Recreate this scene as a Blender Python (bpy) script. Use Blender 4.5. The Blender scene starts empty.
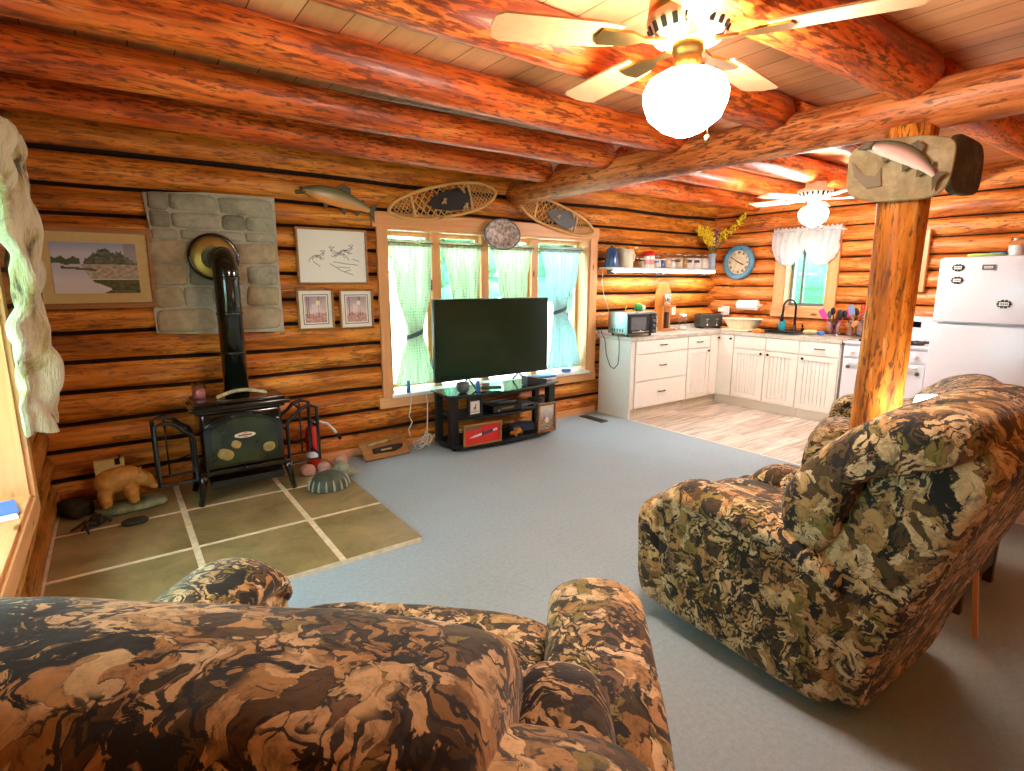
import bpy, bmesh, math, random
from mathutils import Vector, Matrix, Euler, noise
random.seed(7)
SC = bpy.context.scene
COL = SC.collection
R = math.radians
PI = math.pi

# ------------------------------------------------------------------ helpers
def lin(c):
    return c / 12.92 if c <= 0.04045 else ((c + 0.055) / 1.055) ** 2.4
def C(h):
    return tuple(lin(int(h[i:i + 2], 16) / 255) for i in (0, 2, 4))

class MB:
    """collects shapes into one bmesh"""
    def __init__(s):
        s.bm = bmesh.new(); s.n = 0
    def _mi(s, f0, mi, smooth):
        s.bm.faces.ensure_lookup_table()
        for f in s.bm.faces[f0:]:
            f.material_index = mi; f.smooth = smooth
    def box(s, c, size, bev=0, rot=None, mi=0, seg=2):
        t = bmesh.new()
        bmesh.ops.create_cube(t, size=1)
        for v in t.verts: v.co = Vector((v.co.x * size[0], v.co.y * size[1], v.co.z * size[2]))
        if bev > 0:
            bmesh.ops.bevel(t, geom=list(t.edges), offset=min(bev, min(size) * .45), segments=seg, affect='EDGES', profile=.6)
        M = Matrix.Translation(c)
        if rot: M = M @ Euler(rot).to_matrix().to_4x4()
        s.add(t, M, mi, bev > 0 and seg > 2)
        return s
    def add(s, t, M=None, mi=0, smooth=False):
        f0 = len(s.bm.faces)
        vs = [s.bm.verts.new((M @ v.co) if M else v.co) for v in t.verts]
        t.verts.index_update()
        for f in t.faces:
            try: s.bm.faces.new([vs[v.index] for v in f.verts])
            except ValueError: pass
        t.free()
        s._mi(f0, mi, smooth)
    def grid(s, P, nu, nv, cu=False, cv=False, mi=0, smooth=True):
        f0 = len(s.bm.faces)
        V = [[s.bm.verts.new(P(i, j)) for j in range(nv)] for i in range(nu)]
        for i in range(nu if cu else nu - 1):
            for j in range(nv if cv else nv - 1):
                a, b, c, d = V[i][j], V[(i + 1) % nu][j], V[(i + 1) % nu][(j + 1) % nv], V[i][(j + 1) % nv]
                s.bm.faces.new((a, b, c, d))
        s._mi(f0, mi, smooth)
        return V
    def tube(s, pts, r, seg=8, mi=0, closed=False, smooth=True, flat=1.0):
        pts = [Vector(p) for p in pts]
        n = len(pts)
        rr = r if isinstance(r, (list, tuple)) else [r] * n
        f0 = len(s.bm.faces)
        rings = []
        up = None
        for i, p in enumerate(pts):
            if closed: d = pts[(i + 1) % n] - pts[i - 1]
            else: d = pts[min(i + 1, n - 1)] - pts[max(i - 1, 0)]
            d.normalize()
            if up is None:
                up = Vector((0, 0, 1)) if abs(d.z) < .9 else Vector((1, 0, 0))
            x = d.cross(up)
            if x.length < 1e-5: x = d.orthogonal()
            x.normalize(); y = x.cross(d); y.normalize(); up = y
            rings.append([s.bm.verts.new(p + (x * math.cos(2 * PI * k / seg) + y * math.sin(2 * PI * k / seg) * flat) * rr[i]) for k in range(seg)])
        for i in range(n if closed else n - 1):
            A, B = rings[i], rings[(i + 1) % n]
            for k in range(seg):
                s.bm.faces.new((A[k], A[(k + 1) % seg], B[(k + 1) % seg], B[k]))
        if not closed:
            s.bm.faces.new(rings[0][::-1]); s.bm.faces.new(rings[-1])
        s._mi(f0, mi, smooth)
        return s
    def lathe(s, prof, c=(0, 0, 0), seg=20, mi=0, axis='z', smooth=True):
        f0 = len(s.bm.faces)
        def P(r, h, a):
            x, y = r * math.cos(a), r * math.sin(a)
            v = {'z': (x, y, h), 'y': (x, h, y), 'x': (h, x, y)}[axis]
            return Vector(c) + Vector(v)
        rings = []
        for r, h in prof:
            if r < 1e-5: rings.append([s.bm.verts.new(P(0, h, 0))])
            else: rings.append([s.bm.verts.new(P(r, h, 2 * PI * k / seg)) for k in range(seg)])
        for A, B in zip(rings, rings[1:]):
            for k in range(seg):
                k2 = (k + 1) % seg
                if len(A) == 1 and len(B) == 1: continue
                if len(A) == 1: f = (A[0], B[k2], B[k])
                elif len(B) == 1: f = (A[k], A[k2], B[0])
                else: f = (A[k], A[k2], B[k2], B[k])
                s.bm.faces.new(f)
        s._mi(f0, mi, smooth)
        return s
    def prism(s, poly, F, depth, mi=0, smooth=False):
        """poly: 2D points; F(u,v,w) -> 3D; extruded w from depth[0] to depth[1]"""
        f0 = len(s.bm.faces)
        A = [s.bm.verts.new(F(u, v, depth[0])) for u, v in poly]
        B = [s.bm.verts.new(F(u, v, depth[1])) for u, v in poly]
        n = len(poly)
        s.bm.faces.new(A[::-1]); s.bm.faces.new(B)
        for i in range(n):
            s.bm.faces.new((A[i], A[(i + 1) % n], B[(i + 1) % n], B[i]))
        s._mi(f0, mi, smooth)
        return s
    def cushion(s, c, size, e=.4, nu=28, nv=18, rot=None, amp=0, fr=6, mi=0, warp=None):
        def sg(a, p): return math.copysign(abs(a) ** p, a)
        M = Euler(rot).to_matrix() if rot else Matrix.Identity(3)
        c = Vector(c)
        def P(i, j):
            u = 2 * PI * i / nu; v = -PI / 2 + PI * (j + .02) / (nv - 1 + .04)
            p = Vector((size[0] / 2 * sg(math.cos(v), e) * sg(math.cos(u), e), size[1] / 2 * sg(math.cos(v), e) * sg(math.sin(u), e), size[2] / 2 * sg(math.sin(v), e)))
            if warp: p = warp(p)
            if amp:
                q = p + c
                p = p * (1 + amp * noise.noise(q * fr) / max(.1, p.length))
            return c + M @ p
        V = s.grid(P, nu, nv, cu=True, mi=mi)
        f0 = len(s.bm.faces)
        s.bm.faces.new([V[i][0] for i in range(nu)][::-1]); s.bm.faces.new([V[i][-1] for i in range(nu)])
        s._mi(f0, mi, True)
        return s

def obj(name, mb, mats, parent=None, subsurf=0, recalc=True):
    if recalc: bmesh.ops.recalc_face_normals(mb.bm, faces=mb.bm.faces)
    me = bpy.data.meshes.new(name)
    mb.bm.to_mesh(me); mb.bm.free()
    for m in (mats if isinstance(mats, (list, tuple)) else [mats]): me.materials.append(m)
    o = bpy.data.objects.new(name, me); COL.objects.link(o)
    if parent: o.parent = parent
    if subsurf:
        md = o.modifiers.new('subsurf', 'SUBSURF'); md.levels = subsurf; md.render_levels = subsurf
    return o
def tag(o, label, cat, group=None, loc=None, rotz=None):
    o['label'] = label; o['category'] = cat
    if group: o['group'] = group
    if loc: o.location = loc
    if rotz is not None: o.rotation_euler = (0, 0, rotz)
    return o
def thing(name, label, cat, loc=(0, 0, 0), rotz=0, group=None):
    o = bpy.data.objects.new(name, None); COL.objects.link(o)
    o.empty_display_size = .05
    return tag(o, label, cat, group, loc, rotz)
def struct(name, mb, mats, label=None, subsurf=0):
    o = obj(name, mb, mats, None, subsurf); o['kind'] = 'structure'
    if label: o['label'] = label
    return o
def dup(root, loc, rotz=None, label=None):
    r = root.copy(); COL.objects.link(r); r.location = loc
    if rotz is not None: r.rotation_euler = (0, 0, rotz)
    if label: r['label'] = label
    for ch in list(root.children):
        c = ch.copy(); COL.objects.link(c); c.parent = r
        for g in ch.children:
            d = g.copy(); COL.objects.link(d); d.parent = c
    return r

# ------------------------------------------------------------------ materials
class NT:
    def __init__(s, name):
        s.m = bpy.data.materials.new(name); s.m.use_nodes = True
        s.t = s.m.node_tree; s.b = s.t.nodes['Principled BSDF']; s.out = s.t.nodes['Material Output']
    def n(s, typ, **kw):
        nd = s.t.nodes.new(typ)
        for k, v in kw.items():
            if k == 'inp':
                for a, b in v.items(): nd.inputs[a].default_value = b
            else: setattr(nd, k, v)
        return nd
    def l(s, a, b): s.t.links.new(a, b)
    def coord(s, scale=(1, 1, 1), rot=(0, 0, 0), out='Object', loc=(0, 0, 0)):
        tc = s.n('ShaderNodeTexCoord'); mp = s.n('ShaderNodeMapping')
        mp.inputs['Scale'].default_value = scale; mp.inputs['Rotation'].default_value = rot; mp.inputs['Location'].default_value = loc
        s.l(tc.outputs[out], mp.inputs[0]); return mp.outputs[0]
    def noise(s, v, scale, detail=3, rough=.5, dist=0):
        nd = s.n('ShaderNodeTexNoise', inp={'Scale': scale, 'Detail': detail, 'Roughness': rough, 'Distortion': dist})
        s.l(v, nd.inputs['Vector']); return nd
    def ramp(s, v, stops, mode='LINEAR'):
        r = s.n('ShaderNodeValToRGB'); r.color_ramp.interpolation = mode
        e = r.color_ramp.elements
        while len(e) < len(stops): e.new(.5)
        for x, (p, c) in zip(e, stops):
            x.position = p; x.color = (*c, 1) if len(c) == 3 else c
        s.l(v, r.inputs[0]); return r.outputs[0]
    def mix(s, f, a, b, mode='MIX'):
        m = s.n('ShaderNodeMix', data_type='RGBA', blend_type=mode)
        for v, i in ((f, 0), (a, 6), (b, 7)):
            if hasattr(v, 'is_linked') or hasattr(v, 'links'): s.l(v, m.inputs[i])
            else: m.inputs[i].default_value = v if i == 0 else (*v, 1)
        return m.outputs[2]
    def bump(s, h, strength=.3, dist=.01):
        b = s.n('ShaderNodeBump', inp={'Strength': strength, 'Distance': dist})
        s.l(h, b.inputs['Height']); s.l(b.outputs[0], s.b.inputs['Normal'])
    def base(s, v): s.l(v, s.b.inputs['Base Color'])

def mat(name, col, rough=.5, metal=0, spec=.5, emit=0, ecol=None, coat=0, var=.06, alpha=1, trans=0):
    """plain painted / moulded surface with a slight mottling"""
    n = NT(name); b = n.b
    col = C(col) if isinstance(col, str) else col
    if var:
        v = n.noise(n.coord(), 25, 2)
        c = n.ramp(v.outputs[0], [(.3, tuple(x * (1 - var) for x in col)), (.7, tuple(min(1, x * (1 + var)) for x in col))])
        n.base(c)
    else: b.inputs['Base Color'].default_value = (*col, 1)
    b.inputs['Roughness'].default_value = rough; b.inputs['Metallic'].default_value = metal
    b.inputs['Specular IOR Level'].default_value = spec
    if coat: b.inputs['Coat Weight'].default_value = coat; b.inputs['Coat Roughness'].default_value = .15
    if emit:
        ec = C(ecol) if isinstance(ecol, str) else (ecol or col)
        b.inputs['Emission Color'].default_value = (*ec, 1); b.inputs['Emission Strength'].default_value = emit
    if trans: b.inputs['Transmission Weight'].default_value = trans
    if alpha < 1: b.inputs['Alpha'].default_value = alpha
    return n.m

def wood_log(name, axis, light, midc, dark, rough=.45, coat=.12, fleck=.85, streak=1.0, seed=0.0, cross=16):
    """varnished peeled log: grain along an axis, pale scrape marks, dark bark flecks, knots"""
    n = NT(name)
    def sc(al, cr):
        a = [cr] * 3; a[axis] = al; return tuple(a)
    g = n.noise(n.coord(sc(1.6, cross * 1.6), loc=(seed,) * 3), 1.0, 5, .65, .8)
    big = n.noise(n.coord(sc(1.3, 6), loc=(seed + 3,) * 3), 1.0, 3, .6)
    c = n.ramp(big.outputs[0], [(.36, tuple(x * .62 for x in midc)), (.46, midc), (.56, tuple((x + y) / 2 for x, y in zip(light, midc))), (.64, light)])
    gr = n.ramp(g.outputs[0], [(.38, (.48, .38, .30)), (.49, (.95, .92, .88)), (.60, (1.18, 1.16, 1.12))])
    c = n.mix(.85, c, gr, 'MULTIPLY')
    # pale peeled streaks
    pl = n.noise(n.coord(sc(2.2, 22), loc=(seed + 14,) * 3), 1.0, 4, .6, .6)
    c = n.mix(n.ramp(pl.outputs[0], [(.60, (0, 0, 0)), (.70, (.55, .55, .55))]), c, tuple(min(1, x * 1.05 + .10) for x in light))
    # clusters of short dark bark flecks
    cl = n.noise(n.coord(sc(1.1, 4), loc=(seed + 20,) * 3), 1.0, 2)
    st = n.noise(n.coord(sc(11.0, 60), loc=(seed + 9,) * 3), 1.0, 3, .6, .4)
    ad = n.n('ShaderNodeMath', operation='MULTIPLY_ADD'); n.l(cl.outputs[0], ad.inputs[0]); ad.inputs[1].default_value = .42; n.l(st.outputs[0], ad.inputs[2])
    lim = .84 - .025 * streak
    c = n.mix(n.ramp(ad.outputs[0], [(lim - .04, (0, 0, 0)), (lim + .06, (fleck,) * 3)]), c, dark)
    k = [5.0] * 3; k[axis] = 1.9
    vo = n.n('ShaderNodeTexVoronoi', inp={'Scale': 1.0, 'Randomness': 1.0})
    n.l(n.coord(tuple(k), loc=(seed + 5,) * 3), vo.inputs['Vector'])
    c = n.mix(n.ramp(vo.outputs['Distance'], [(.03, (.8, .8, .8)), (.06, (.1, .1, .1)), (.085, (.75, .75, .75)), (.12, (0, 0, 0))]), c, tuple(x * 1.5 for x in dark))
    n.base(c)
    rr = n.n('ShaderNodeMapRange', inp={'From Min': .3, 'From Max': .7, 'To Min': rough - .12, 'To Max': rough + .15}); n.l(pl.outputs[0], rr.inputs[0]); n.l(rr.outputs[0], n.b.inputs['Roughness'])
    n.b.inputs['Coat Weight'].default_value = coat; n.b.inputs['Coat Roughness'].default_value = .3; n.b.inputs['Specular IOR Level'].default_value = .35
    n.bump(g.outputs[0], .7, .01)
    return n.m

def camo(name, seed=0):
    """woodland camouflage print of overlapping leaves, twigs and bark"""
    n = NT(name)
    base = n.coord(loc=(seed, seed * .7, 1.3))
    w = n.noise(base, 6.0, 3, .6)
    vm = n.n('ShaderNodeVectorMath', operation='MULTIPLY_ADD')
    n.l(w.outputs[1], vm.inputs[0]); vm.inputs[1].default_value = (.16, .16, .16); n.l(base, vm.inputs[2])
    pal = [(0, C('c8a26c')), (.14, C('94703e')), (.27, C('dcba88')), (.40, C('b48a52')), (.52, C('5c431f')), (.62, C('8c7a38')), (.70, C('e2c69a')), (.80, C('433416')), (.88, C('c2955e'))]
    def leaves(scale, sc, rot, dist):
        mp = n.n('ShaderNodeMapping'); mp.inputs['Scale'].default_value = sc; mp.inputs['Rotation'].default_value = rot
        n.l(vm.outputs[0], mp.inputs[0])
        nz = n.noise(mp.outputs[0], scale * 1.6, 3, .6)
        v2 = n.n('ShaderNodeVectorMath', operation='MULTIPLY_ADD')
        n.l(nz.outputs[1], v2.inputs[0]); v2.inputs[1].default_value = (dist,) * 3; n.l(mp.outputs[0], v2.inputs[2])
        vo = n.n('ShaderNodeTexVoronoi', inp={'Scale': scale}); n.l(v2.outputs[0], vo.inputs['Vector'])
        ve = n.n('ShaderNodeTexVoronoi', feature='DISTANCE_TO_EDGE', inp={'Scale': scale}); n.l(v2.outputs[0], ve.inputs['Vector'])
        sp = n.n('ShaderNodeSeparateColor'); n.l(vo.outputs['Color'], sp.inputs[0])
        return sp, ve.outputs['Distance']
    wn = n.noise(base, 17, 3, .6)
    def strokes(e, hi):
        ad = n.n('ShaderNodeMath', operation='MULTIPLY_ADD'); n.l(wn.outputs[0], ad.inputs[0]); ad.inputs[1].default_value = .30; n.l(e, ad.inputs[2])
        return n.ramp(ad.outputs[0], [(.145, (hi,) * 3), (.18, (0, 0, 0))])
    s1, e1 = leaves(11, (1, 2.2, 1.5), (.5, .7, .5), .06)
    s2, e2 = leaves(13, (2.3, 1, 1.4), (1.1, .3, 1.3), .06)
    c = n.ramp(s1.outputs[0], pal, 'CONSTANT')
    c2 = n.ramp(s2.outputs[1], pal[2:] + [(.96, C('7a5a3a'))], 'CONSTANT')
    m2 = n.ramp(s2.outputs[0], [(.5, (0, 0, 0)), (.505, (1, 1, 1))])
    dk = C('140e08')
    l1 = strokes(e1, .85)
    c = n.mix(l1, c, dk)
    c2 = n.mix(strokes(e2, .95), c2, dk)
    c = n.mix(m2, c, c2)
    f = n.noise(vm.outputs[0], 30, 5, .75)
    c = n.mix(.8, c, n.ramp(f.outputs[0], [(.38, (.30, .26, .20)), (.48, (.85, .82, .78)), (.60, (1.12, 1.1, 1.06))]), 'MULTIPLY')
    # bark hatching: dark strokes in patches
    hm = n.noise(base, 5.5, 2); hv = n.n('ShaderNodeTexWave', bands_direction='DIAGONAL', inp={'Scale': 13.0, 'Distortion': 11.0, 'Detail': 4.0, 'Detail Scale': 1.8})
    n.l(vm.outputs[0], hv.inputs['Vector'])
    hk = n.mix(1, n.ramp(hm.outputs[0], [(.47, (0, 0, 0)), (.51, (1, 1, 1))]), n.ramp(hv.outputs['Fac'], [(.66, (0, 0, 0)), (.74, (.95, .95, .95))]), 'MULTIPLY')
    c = n.mix(hk, c, C('1a130a'))
    # black gaps between the leaves
    mpb = n.n('ShaderNodeMapping'); mpb.inputs['Scale'].default_value = (1, 1.7, 1.35); mpb.inputs['Rotation'].default_value = (.6, .5, .4); n.l(vm.outputs[0], mpb.inputs[0])
    bl = n.noise(mpb.outputs[0], 6.0, 6, .66, .9)
    c = n.mix(n.ramp(bl.outputs[0], [(.572, (0, 0, 0)), (.588, (1, 1, 1))]), c, C('120e07'))
    ol = n.noise(n.coord(loc=(4 + seed, 2, 8)), 2.6, 3)
    c = n.mix(n.ramp(ol.outputs[0], [(.56, (0, 0, 0)), (.70, (.5, .5, .5))]), c, n.mix(.7, c, n.mix(1, c, (1.0, 1.0, .45), 'MULTIPLY')))
    n.base(c)
    n.b.inputs['Roughness'].default_value = .8
    n.b.inputs['Sheen Weight'].default_value = .15
    n.bump(n.noise(n.coord(), 11, 4).outputs[0], .35, .03)
    return n.m

def painted(name, rough=.6, coat=0):
    n = NT(name); a = n.n('ShaderNodeAttribute', attribute_name='Col'); n.base(a.outputs['Color'])
    n.b.inputs['Roughness'].default_value = rough
    if coat: n.b.inputs['Coat Weight'].default_value = coat
    return n.m

M = {}
M['log_back'] = wood_log('back wall logs', 0, C('eca03e'), C('d07a22'), C('4a260e'), streak=1.6, fleck=.6)
M['log_left'] = wood_log('left wall logs', 1, C('c58a3c'), C('a8641e'), C('40240c'), seed=11)
M['log_right'] = wood_log('kitchen wall logs', 1, C('f2a556'), C('df7e30'), C('7a3a14'), rough=.38, coat=.2, streak=.3, seed=21, cross=13)
M['joist'] = wood_log('joist logs', 0, C('f08838'), C('dc621e'), C('6a2812'), rough=.4, coat=.2, streak=3.2, seed=5)
M['beam'] = wood_log('beam log', 1, C('e6965a'), C('cc6e34'), C('5e2c14'), rough=.42, coat=.15, streak=2.6, seed=31)
M['post'] = wood_log('post log', 2, C('eaa046'), C('cf7820'), C('5a2e0a'), rough=.6, coat=.0, streak=3.0, seed=41, cross=11)
M['chink'] = mat('dark chinking', '2a160a', .9, var=.3)
def pine(name, axis, c1, c2, rough=.45):
    n = NT(name); a = [22] * 3; a[axis] = 1.2
    g = n.noise(n.coord(tuple(a)), 1, 3, .55, .8)
    c = n.ramp(g.outputs[0], [(.3, C(c1)), (.7, C(c2))])
    vo = n.n('ShaderNodeTexVoronoi', inp={'Scale': 1.0}); k = [7.0] * 3; k[axis] = 2.5
    n.l(n.coord(tuple(k)), vo.inputs['Vector'])
    c = n.mix(n.ramp(vo.outputs['Distance'], [(.07, (1, 1, 1)), (.13, (0, 0, 0))]), c, C('8a4a1c'))
    n.base(c); n.b.inputs['Roughness'].default_value = rough
    return n.m
M['pine_x'] = pine('pine trim lengthwise', 0, 'd9975c', 'e8ae74')
M['pine_y'] = pine('pine trim crosswise', 1, 'd9975c', 'ecb47c')
M['pine_z'] = pine('pine trim upright', 2, 'd9975c', 'e8ae74')
M['oak'] = pine('oak frame wood', 0, '8a5a2c', 'b07a42')
M['honey'] = pine('honey wood', 2, 'b8702c', 'd08a40')
M['ash'] = pine('bent ash wood', 0, 'd09a50', 'e2b470')
M['knotty'] = pine('pine boards', 0, 'a86820', 'c8862e')

# carpet
n = NT('blue grey carpet')
v = n.noise(n.coord(), 260, 3, .7); v2 = n.noise(n.coord(), 3, 2); v3 = n.noise(n.coord(), 45, 2)
c = n.mix(.5, n.ramp(v.outputs[0], [(.3, C('8698a2')), (.7, C('c4d4de'))]), n.ramp(v3.outputs[0], [(.3, C('a0b0ba')), (.7, C('b4c6d0'))]))
c = n.mix(.3, c, n.ramp(v2.outputs[0], [(.3, (.86, .86, .86)), (.7, (1, 1, 1))]), 'MULTIPLY')
n.base(c); n.b.inputs['Roughness'].default_value = .95; n.b.inputs['Specular IOR Level'].default_value = .1
n.bump(v.outputs[0], .5, .006); M['carpet'] = n.m
# vinyl planks, running along X
n = NT('greige plank vinyl')
br = n.n('ShaderNodeTexBrick', inp={'Scale': 1.0, 'Mortar Size': .002, 'Brick Width': .9, 'Row Height': .15, 'Color1': (*C('e4dacc'), 1), 'Color2': (*C('c0b0a0'), 1), 'Mortar': (*C('6d5c4e'), 1)})
br.offset = .37
n.l(n.coord(), br.inputs['Vector'])
g = n.noise(n.coord((2.2, 26, 1)), 1, 4, .65, .5)
c = n.mix(.85, br.outputs['Color'], n.ramp(g.outputs[0], [(.34, (.5, .42, .37)), (.5, (.95, .92, .9)), (.62, (1.2, 1.2, 1.2))]), 'MULTIPLY')
n.base(c); n.b.inputs['Roughness'].default_value = .35; M['vinyl'] = n.m
# ceiling planks run along Y
n = NT('ceiling planks')
br = n.n('ShaderNodeTexBrick', inp={'Scale': 1.0, 'Mortar Size': .003, 'Brick Width': 2.4, 'Row Height': .19, 'Color1': (*C('efb988'), 1), 'Color2': (*C('e2a674'), 1), 'Mortar': (*C('7a4420'), 1)})
n.l(n.coord(rot=(0, 0, PI / 2)), br.inputs['Vector'])
g = n.noise(n.coord((16, 1.4, 1)), 1, 3, .6, .6)
c = n.mix(.6, br.outputs['Color'], n.ramp(g.outputs[0], [(.3, (.75, .68, .62)), (.6, (1.05, 1.05, 1.05))]), 'MULTIPLY')
n.base(c); n.b.inputs['Roughness'].default_value = .5; M['planks'] = n.m
# slate
n = NT('olive slate tile')
v = n.noise(n.coord(), 3.5, 5, .6, .4); v2 = n.noise(n.coord(), 30, 3)
c = n.ramp(v.outputs[0], [(.3, C('7f6c3e')), (.5, C('978456')), (.68, C('ae9262'))])
c = n.mix(.3, c, n.ramp(v2.outputs[0], [(.35, (.75, .75, .72)), (.65, (1, 1, 1))]), 'MULTIPLY')
n.base(c); n.b.inputs['Roughness'].default_value = .55; n.bump(v.outputs[0], .3, .01); M['slate'] = n.m
M['grout'] = mat('pale grout', 'e8d4b0', .9, var=.15)
# stones of the panel
def stone(name, a, b, c3):
    n = NT(name); v = n.noise(n.coord(), 9, 5, .65, .3)
    n.base(n.ramp(v.outputs[0], [(.3, C(a)), (.5, C(b)), (.7, C(c3))])); n.b.inputs['Roughness'].default_value = .85
    n.bump(v.outputs[0], .6, .02); return n.m
M['stone1'] = stone('grey field stone', '84826e', 'a3a08a', 'b8b29c')
M['stone2'] = stone('tan field stone', '948262', 'aa9a78', 'c0ae8e')
M['stone3'] = stone('dark field stone', '66665a', '86846f', '9c9884')
M['mortar'] = stone('mortar', '9c9a84', 'b0ae98', 'c2c0aa')
M['flag'] = stone('plaque rock', '8d7c5a', 'ab9a76', 'c4b594')
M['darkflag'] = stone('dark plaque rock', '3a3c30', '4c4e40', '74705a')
M['camo'] = camo('camouflage upholstery')
M['black'] = mat('matte black', '121312', .55)
M['enamel'] = mat('black stove enamel', '0a0b0a', .12, coat=.6)
M['iron'] = mat('cast iron', '171816', .4)
M['pipe'] = mat('black stove pipe enamel', '0a1410', .12, coat=.6)
M['brass'] = mat('antique brass', 'b08c4c', .28, 1)
M['gold'] = mat('gilt ring', 'c0a050', .4, .8)
M['white'] = mat('white paint', 'e9e6df', .4, var=.02)
M['appliance'] = mat('white appliance enamel', 'e4e2ea', .3, coat=.4, var=.01)
M['cab'] = mat('white cabinet paint', 'efe9df', .4, var=.02)
M['groove'] = mat('cabinet groove line', '9a9488', .7, var=.05)
M['toekick'] = mat('beige toe kick', 'd9cbb4', .6)
M['knob'] = mat('dark bronze pulls', '2a2420', .3, .8)
M['chrome'] = mat('chrome', 'd8d8d8', .15, 1)
M['steel'] = mat('brushed steel', '8c9a98', .3, 1)
M['darkglass'] = mat('dark glass', '101210', .06, coat=.5, var=0)
M['screen'] = mat('tv screen', '0e2a1c', .16, coat=.3, var=0)
M['plastic'] = mat('black plastic', '151618', .35)
M['greyplastic'] = mat('grey plastic', '56585a', .4)
M['cream'] = mat('cream ceramic', 'e6dcc0', .3)
M['bluee'] = mat('blue enamel', '2a5a98', .25, coat=.5)
M['red'] = mat('red paint', 'd22a1c', .35)
M['rope'] = mat('rope', 'c8b890', .9, var=.25)
M['pink'] = mat('pink candle wax', 'f07a78', .4)
M['cardboard'] = mat('yellow card', 'e3cf84', .7)
M['bear'] = mat('carved honey coloured wood', 'c48a3c', .55, var=.25)
M['moss'] = stone('mossy slab', '4e5c40', '7a8460', 'a8a888')
M['darkstuff'] = mat('dark bark', '2a2618', .8, var=.4)
M['shell'] = mat('dark olive shell', '4a5040', .5, var=.25)
M['rib'] = mat('pale ribs', 'a8a890', .6)
M['cloth'] = mat('sage cloth', '8e9078', .9, var=.2)
M['rock'] = stone('pink rock', 'a87a6c', 'cc9c8c', 'e0bcae')
M['wax'] = mat('cord white', 'e6e0d2', .5)
M['paint'] = painted('painted picture')
M['paintgloss'] = painted('glossy printed face', .25)
M['matboard'] = mat('cream mat board', 'ece6d2', .8, var=.02)
M['matgold'] = mat('gold mat board', 'd4bc7c', .7, var=.05)
M['yellowflower'] = mat('yellow blossom', 'e8c820', .8, var=.2)
M['purple'] = mat('purple blossom', '8a6480', .8, var=.2)
M['stem'] = mat('dry stem', '8a8038', .8)
M['paleblue'] = mat('pale blue ceramic', 'a8b8d0', .35)
M['clockblue'] = mat('weathered blue paint', '5a8ea8', .5, var=.2)
M['orange'] = mat('orange sponge', 'e07a20', .8)
M['soap'] = mat('blue dish soap', '28a8c0', .15)
M['pinkpl'] = mat('magenta silicone', 'd83a90', .4)
M['greypl2'] = mat('blue grey silicone', '7888a8', .4)
M['paper'] = mat('white paper', 'f2f0ea', .9, var=.01)
M['green'] = mat('green plastic', '3a9a3a', .5)
M['bluepack'] = mat('blue wrapper', '3a78c8', .4)
M['redlabel'] = mat('red display card', 'd0322a', .6)
M['darkwood'] = pine('dark table wood', 0, '3a2416', '553420')
M['leather'] = mat('black leather', '14110e', .45)
M['antler'] = mat('antler bone', 'b89a66', .5, var=.2)
M['steelblade'] = mat('blade steel', 'c8ccd0', .2, 1)
M['fanwhite'] = mat('fan blade white', 'f0e4d2', .45)
M['fanwood'] = mat('fan blade oak', 'd6a878', .45)
M['fishback'] = None
# glass
def glass(name, col, rough=.02, mixf=.85):
    n = NT(name); tr = n.n('ShaderNodeBsdfTransparent'); tr.inputs[0].default_value = (*col, 1)
    gl = n.n('ShaderNodeBsdfGlossy', inp={'Roughness': rough}); lw = n.n('ShaderNodeLayerWeight', inp={'Blend': .35})
    mx = n.n('ShaderNodeMixShader'); mt = n.n('ShaderNodeMath', operation='MULTIPLY_ADD'); mt.inputs[1].default_value = .45; mt.inputs[2].default_value = max(0, 1 - mixf - .12)
    n.l(lw.outputs['Facing'], mt.inputs[0]); n.l(mt.outputs[0], mx.inputs[0])
    n.l(tr.outputs[0], mx.inputs[1]); n.l(gl.outputs[0], mx.inputs[2]); n.l(mx.outputs[0], n.out.inputs[0])
    return n.m
M['pane'] = glass('window glass', (.93, 1, .98), .01, .93)
M['jar'] = glass('jar glass', (.94, .96, .96), .12, .82)
M['tealglass'] = glass('green edged glass', (.55, .85, .75), .02, .6)
def curtain_mat(name, col, dot):
    n = NT(name)
    vo = n.n('ShaderNodeTexVoronoi', inp={'Scale': 38.0, 'Randomness': .15}); n.l(n.coord(), vo.inputs['Vector'])
    c = n.mix(n.ramp(vo.outputs['Distance'], [(.2, (1, 1, 1)), (.3, (0, 0, 0))]), C(col), C(dot))
    n.base(c); n.b.inputs['Roughness'].default_value = .9
    t = n.n('ShaderNodeBsdfTranslucent'); n.l(c, t.inputs[0])
    mx = n.n('ShaderNodeMixShader', inp={0: .5}); n.l(n.b.outputs[0], mx.inputs[1]); n.l(t.outputs[0], mx.inputs[2]); n.l(mx.outputs[0], n.out.inputs[0])
    return n.m
M['curt_a'] = curtain_mat('pale sage dotted cloth', 'e8efdc', 'aab89c')
M['curt_b'] = curtain_mat('dotted cloth with sky tint', 'dcecea', '9cb8b8')  # the same curtain cloth with blue sky light put into its colour
M['valance'] = curtain_mat('white toile cloth', 'f0ecec', 'd4d0d6')
def fur(name):
    n = NT(name); v = n.noise(n.coord((1, 3, 1.2)), 3.2, 4, .6, .5)
    c = n.ramp(v.outputs[0], [(.34, C('4a3a1c')), (.42, C('b09a60')), (.50, C('cfc09a')), (.72, C('e0d4ba'))])
    n.base(c); n.b.inputs['Roughness'].default_value = 1; n.b.inputs['Sheen Weight'].default_value = .4
    n.bump(n.noise(n.coord((30, 30, 6)), 3, 3).outputs[0], .9, .03); return n.m
M['fur'] = fur('cream and brown hide')
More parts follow.
